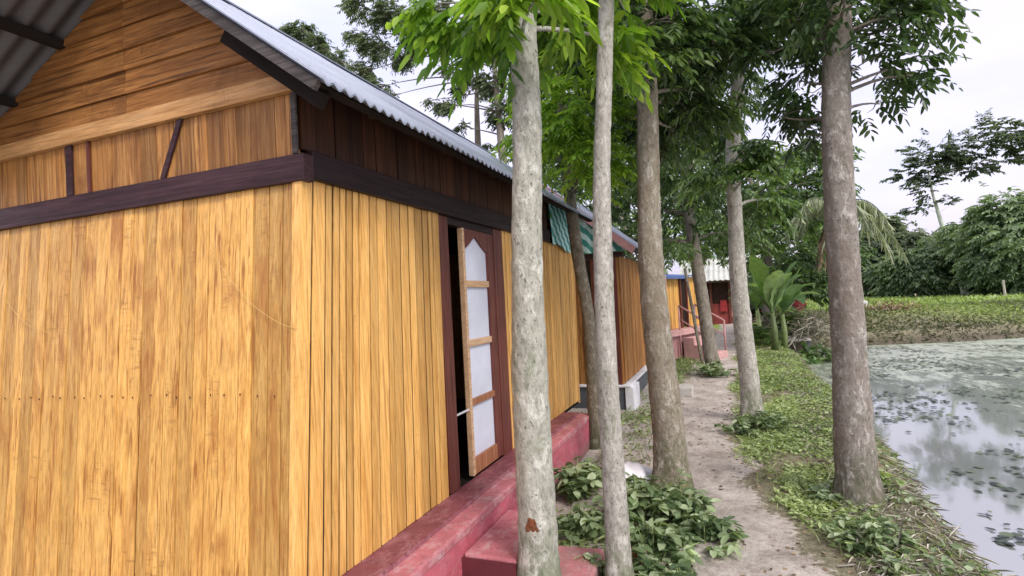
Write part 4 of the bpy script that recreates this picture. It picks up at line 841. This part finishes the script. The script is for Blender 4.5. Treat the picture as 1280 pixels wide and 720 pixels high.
for lb, px, py, r, h, n, ll, lw, mt in (
    ('weed with one yellow green leaf right of the reddish trunk foot', 1105, 612, .10, .2, 26, .09, .05, 'grass'),
    ('small dark weed left of the reddish trunk foot', 1042, 628, .15, .12, 70, .08, .035, 'weed'),
    ('white veined creeper in front of the reddish trunk', 1090, 690, .22, .14, 150, .085, .035, 'weed'),
    ('bright creeper low on the bank at the bottom right corner', 1262, 706, .2, .12, 90, .08, .04, 'grass'),
    ('weed tuft at the foot of the kinked grey trunk', 955, 535, .3, .2, 150, .09, .035, 'weed'),
    ('weed at the left foot of the kinked grey trunk', 925, 540, .22, .14, 90, .09, .035, 'weed'),
    ('weed round the foot of the trunk leaning beside the farthest cottage', 890, 470, .4, .3, 150, .14, .06, 'weed')):
    p = atZ(px, py, .0); leafy_plant(lb, p.x, p.y, r*1.2, h*1.15, int(n*1.8), ll*.85, lw, MT[mt])
for lb, px, py, Y, r_, h_, n_, ll_, lw_ in BUSH:
    p = atY(px, py, Y); leafy_plant(lb, p.x, p.y, r_, h_, n_, ll_, lw_, MT['banana' if 'pale' in lb else 'leaf_mid'], 'bushes beside the banana plants')
def scatter(n, xr, yr, keep, size, wid, tilt, lvf, name, label, cat, mat, zo=.0, ybias=1.0):
    x = NR.uniform(*xr, n); y = yr[0]+(yr[1]-yr[0])*NR.random(n)**ybias; k = keep(x, y); x = x[k]; y = y[k]; n = len(x)
    az = NR.uniform(0, 6.28, n); D = np.stack([np.cos(az), np.sin(az), tilt*NR.uniform(.1, 1, n)], 1)
    sc = size*(1+.05*np.maximum(0, y-4)); z = gz(x, y)+zo*NR.random(n)*2
    v, f, a = leaf_geo(np.stack([x, y, z], 1), D, sc*NR.uniform(.5, 1.2, n), sc*wid*NR.uniform(.7, 1.2, n), lvf(x, y, n), .12, .25)
    o = np_mesh(name, v, f, a, mat); return tag(o, label, cat, None, 'stuff')
def clump(x, y, s, th, seed=0): return vnoise(x, y, s, seed)+.45*vnoise(x, y, s*3.1, seed+5)+.3*NR.normal(0, 1, len(x)) > th
scatter(80000, (-.1, 2.1), (3.3, 20), lambda x, y: (x-path_x(y) > .36+.15*vnoise(x, y, 2, 7)+.22*NR.random(len(x))+np.maximum(0, 4.4-y)*.22) & (x < edge_x(y)-.35-.45*(y < 6.5)) & clump(x, y, 2.3, -.35, 1), .05, .40, .9,
        lambda x, y, n: np.clip(.52+.25*vnoise(x, y, 2.2, 9)+NR.normal(0, .2, n), 0, 1), 'grass', 'low bright green ground cover on the pond side of the path', 'grass', MT['grass'], .012, 1.5)
scatter(26000, (-3.2, 0), (3.2, 20), lambda x, y: (path_x(y)-x > .42+.15*NR.random(len(x))) & clump(x, y, 1.9, .1-.5*(y > 8.5), 3) & ~((x < -1.25) & (y < 5.8)) & ~((x < -1.2) & (y > 7.3) & (y < 10.4)), .055, .42, .7,
        lambda x, y, n: np.clip(.4+.25*vnoise(x, y, 2.2, 4)+NR.normal(0, .2, n), 0, 1), 'grass', 'patchy green ground cover on the cottage side of the path', 'grass', MT['grass'], .012, 1.4)
scatter(7000, (-1.4, 1.9), (2.2, 12), lambda x, y: (clump(x, y, 1.4, .0, 6)) & ((np.abs(x-path_x(y)) > .25) | (NR.random(len(x)) > .7)) & (x > -1.2) & (x < edge_x(y)-.1), .036, .5, .25,
        lambda x, y, n: NR.random(n), 'leaf_litter', 'small dry leaves and bits scattered over the earth path', 'leaf litter', MT['deadleaf'], .004, 1.8)
for n_, xr, kp, nm in ((9000, (-.2, 1.4), lambda x, y: (x-path_x(y) > .34+.1*vnoise(x, y, 2, 7)+.12*NR.random(len(x))) & clump(x, y, 3.1, .1, 21) & (x < edge_x(y)-.3), 'thin upright grass blades along the pond side of the path'),
                       (7000, (-1.6, -.3), lambda x, y: (path_x(y)-x > .36+.12*NR.random(len(x))) & clump(x, y, 2.7, .15, 22) & ~((x < -1.02) & (y < 5.8)), 'thin upright grass blades along the cottage side of the path')):
    scatter(n_, xr, (2.4, 14), kp, .085, .07, 2.6, lambda x, y, n: NR.uniform(.1, .9, n), 'grass_blades', nm, 'grass', MT['grass'], .0, 1.5)
# dry straw and vines lying down the bank
n = 26000; x = NR.uniform(.35, 2.1, n); y = 2.2+13*NR.random(n)**2.0; k = (x > edge_x(y)-1.0-.15*NR.random(n)) & (x < edge_x(y)+.05+.09*vnoise(y, y*0, 1.6, 2)) & (clump(x, y, 2.6, -.35, 2)); x = x[k]; y = y[k]; n = len(x)
D = np.stack([.15+NR.normal(0, .8, n), NR.normal(-.1, .8, n), NR.uniform(-.5, .3, n)], 1)
v, f, a = leaf_geo(np.stack([x, y, gz(x, y)+.01+.035*NR.random(n)], 1), D, NR.uniform(.04, .16, n), NR.uniform(.003, .011, n), NR.random(n), .1, .3)
tag(np_mesh('dry_straw', v, f, a, MT['straw']), 'dry grey straw lying down the pond bank', 'straw', None, 'stuff')
n = 3800; x = NR.uniform(.4, 1.8, n); y = 2.3+7*NR.random(n)**1.8; k = (x < edge_x(y)+.0) & (x > .95-.3*(y < 4.5)) & clump(x, y, 3.0, .12, 8); x = x[k]; y = y[k]; n = len(x); az = NR.uniform(0, 6.28, n)
v, f, a = leaf_geo(np.stack([x, y, gz(x, y)+.02+.05*NR.random(n)], 1), np.stack([np.cos(az), np.sin(az), NR.uniform(-.4, .4, n)], 1), NR.uniform(.035, .075, n), NR.uniform(.02, .036, n), NR.uniform(.2, 1, n), .1, .2)
tag(np_mesh('bank_vine', v, f, a, MT['weed']), 'leafy creeping vines over the straw on the pond bank', 'vine', None, 'stuff')
# far bank vegetation
n = 38000; x = NR.uniform(2.0, 28, n); y = far_y(x)-.75+.25*vnoise(x, x*0, 1.3, 5)+NR.random(n)**1.3*5.8; z = gz(x, y)
D = NR.normal(0, .5, (n, 3)); D[:, 2] = NR.uniform(.0, .6, n); lvv = np.clip(.25+.4*(y-far_y(x))/5+.25*vnoise(x, y, .9, 3)+NR.normal(0, .12, n)+.25*sm((x-8)/4), 0, 1)
v, f, a = leaf_geo(np.stack([x, y, z], 1), D, NR.uniform(.05, .17, n), NR.uniform(.02, .06, n), lvv)
tag(np_mesh('bank_weeds', v, f, a, leafmat('bank_leaf', (.05, .055, .035), (.13, .16, .075), (.28, .38, .11), .3)), 'rough weeds covering the far bank of the pond', 'weeds', None, 'stuff')
n = 24000; x = NR.uniform(2, 50, n); y = far_y(x)+4+NR.random(n)*18; D = NR.normal(0, .5, (n, 3)); D[:, 2] = NR.uniform(.2, .9, n)
v, f, a = leaf_geo(np.stack([x, y, gz(x, y)], 1), D, NR.uniform(.08, .24, n), NR.uniform(.04, .09, n), np.clip(.6+.3*vnoise(x, y, .5, 3)+NR.normal(0, .12, n), 0, 1))
tag(np_mesh('field_grass', v, f, a, leafmat('field_leaf', (.09, .13, .05), (.21, .29, .10), (.37, .46, .18), .3)), 'bright green field grass between the far bank and the tree line', 'grass', None, 'stuff')
# floating leaves on the pond
n = 22000; x = NR.uniform(1.7, 13, n); y = 3.5+16*NR.random(n)**1.2
k = (x > edge_x(y)+.1) & (y < far_y(x)-.1) & ((vnoise(x, y*.6, 1.6, 12)+.6*vnoise(x, y, 5, 13)+.22*NR.normal(0, 1, n)+.7*np.exp(-(x-edge_x(y))/.6)) > .25+.25*(x > 5)); x = x[k]; y = y[k]; n = len(x); az = NR.uniform(0, 6.28, n)
up = np.tile(np.array([0, 0, 1.]), (n, 1))*3
v, f, a = leaf_geo(np.stack([x, y, np.full(n, WZ+.008)+.01*NR.random(n)], 1), np.stack([np.cos(az), np.sin(az), np.zeros(n)], 1), NR.uniform(.03, .12, n), NR.uniform(.025, .09, n), NR.random(n)**1.2, .03, .02, up)
tag(np_mesh('floating_leaves', v, f, a, MT['lily']), 'dark floating leaves and weed scattered over the pond', 'pond weed', None, 'stuff')
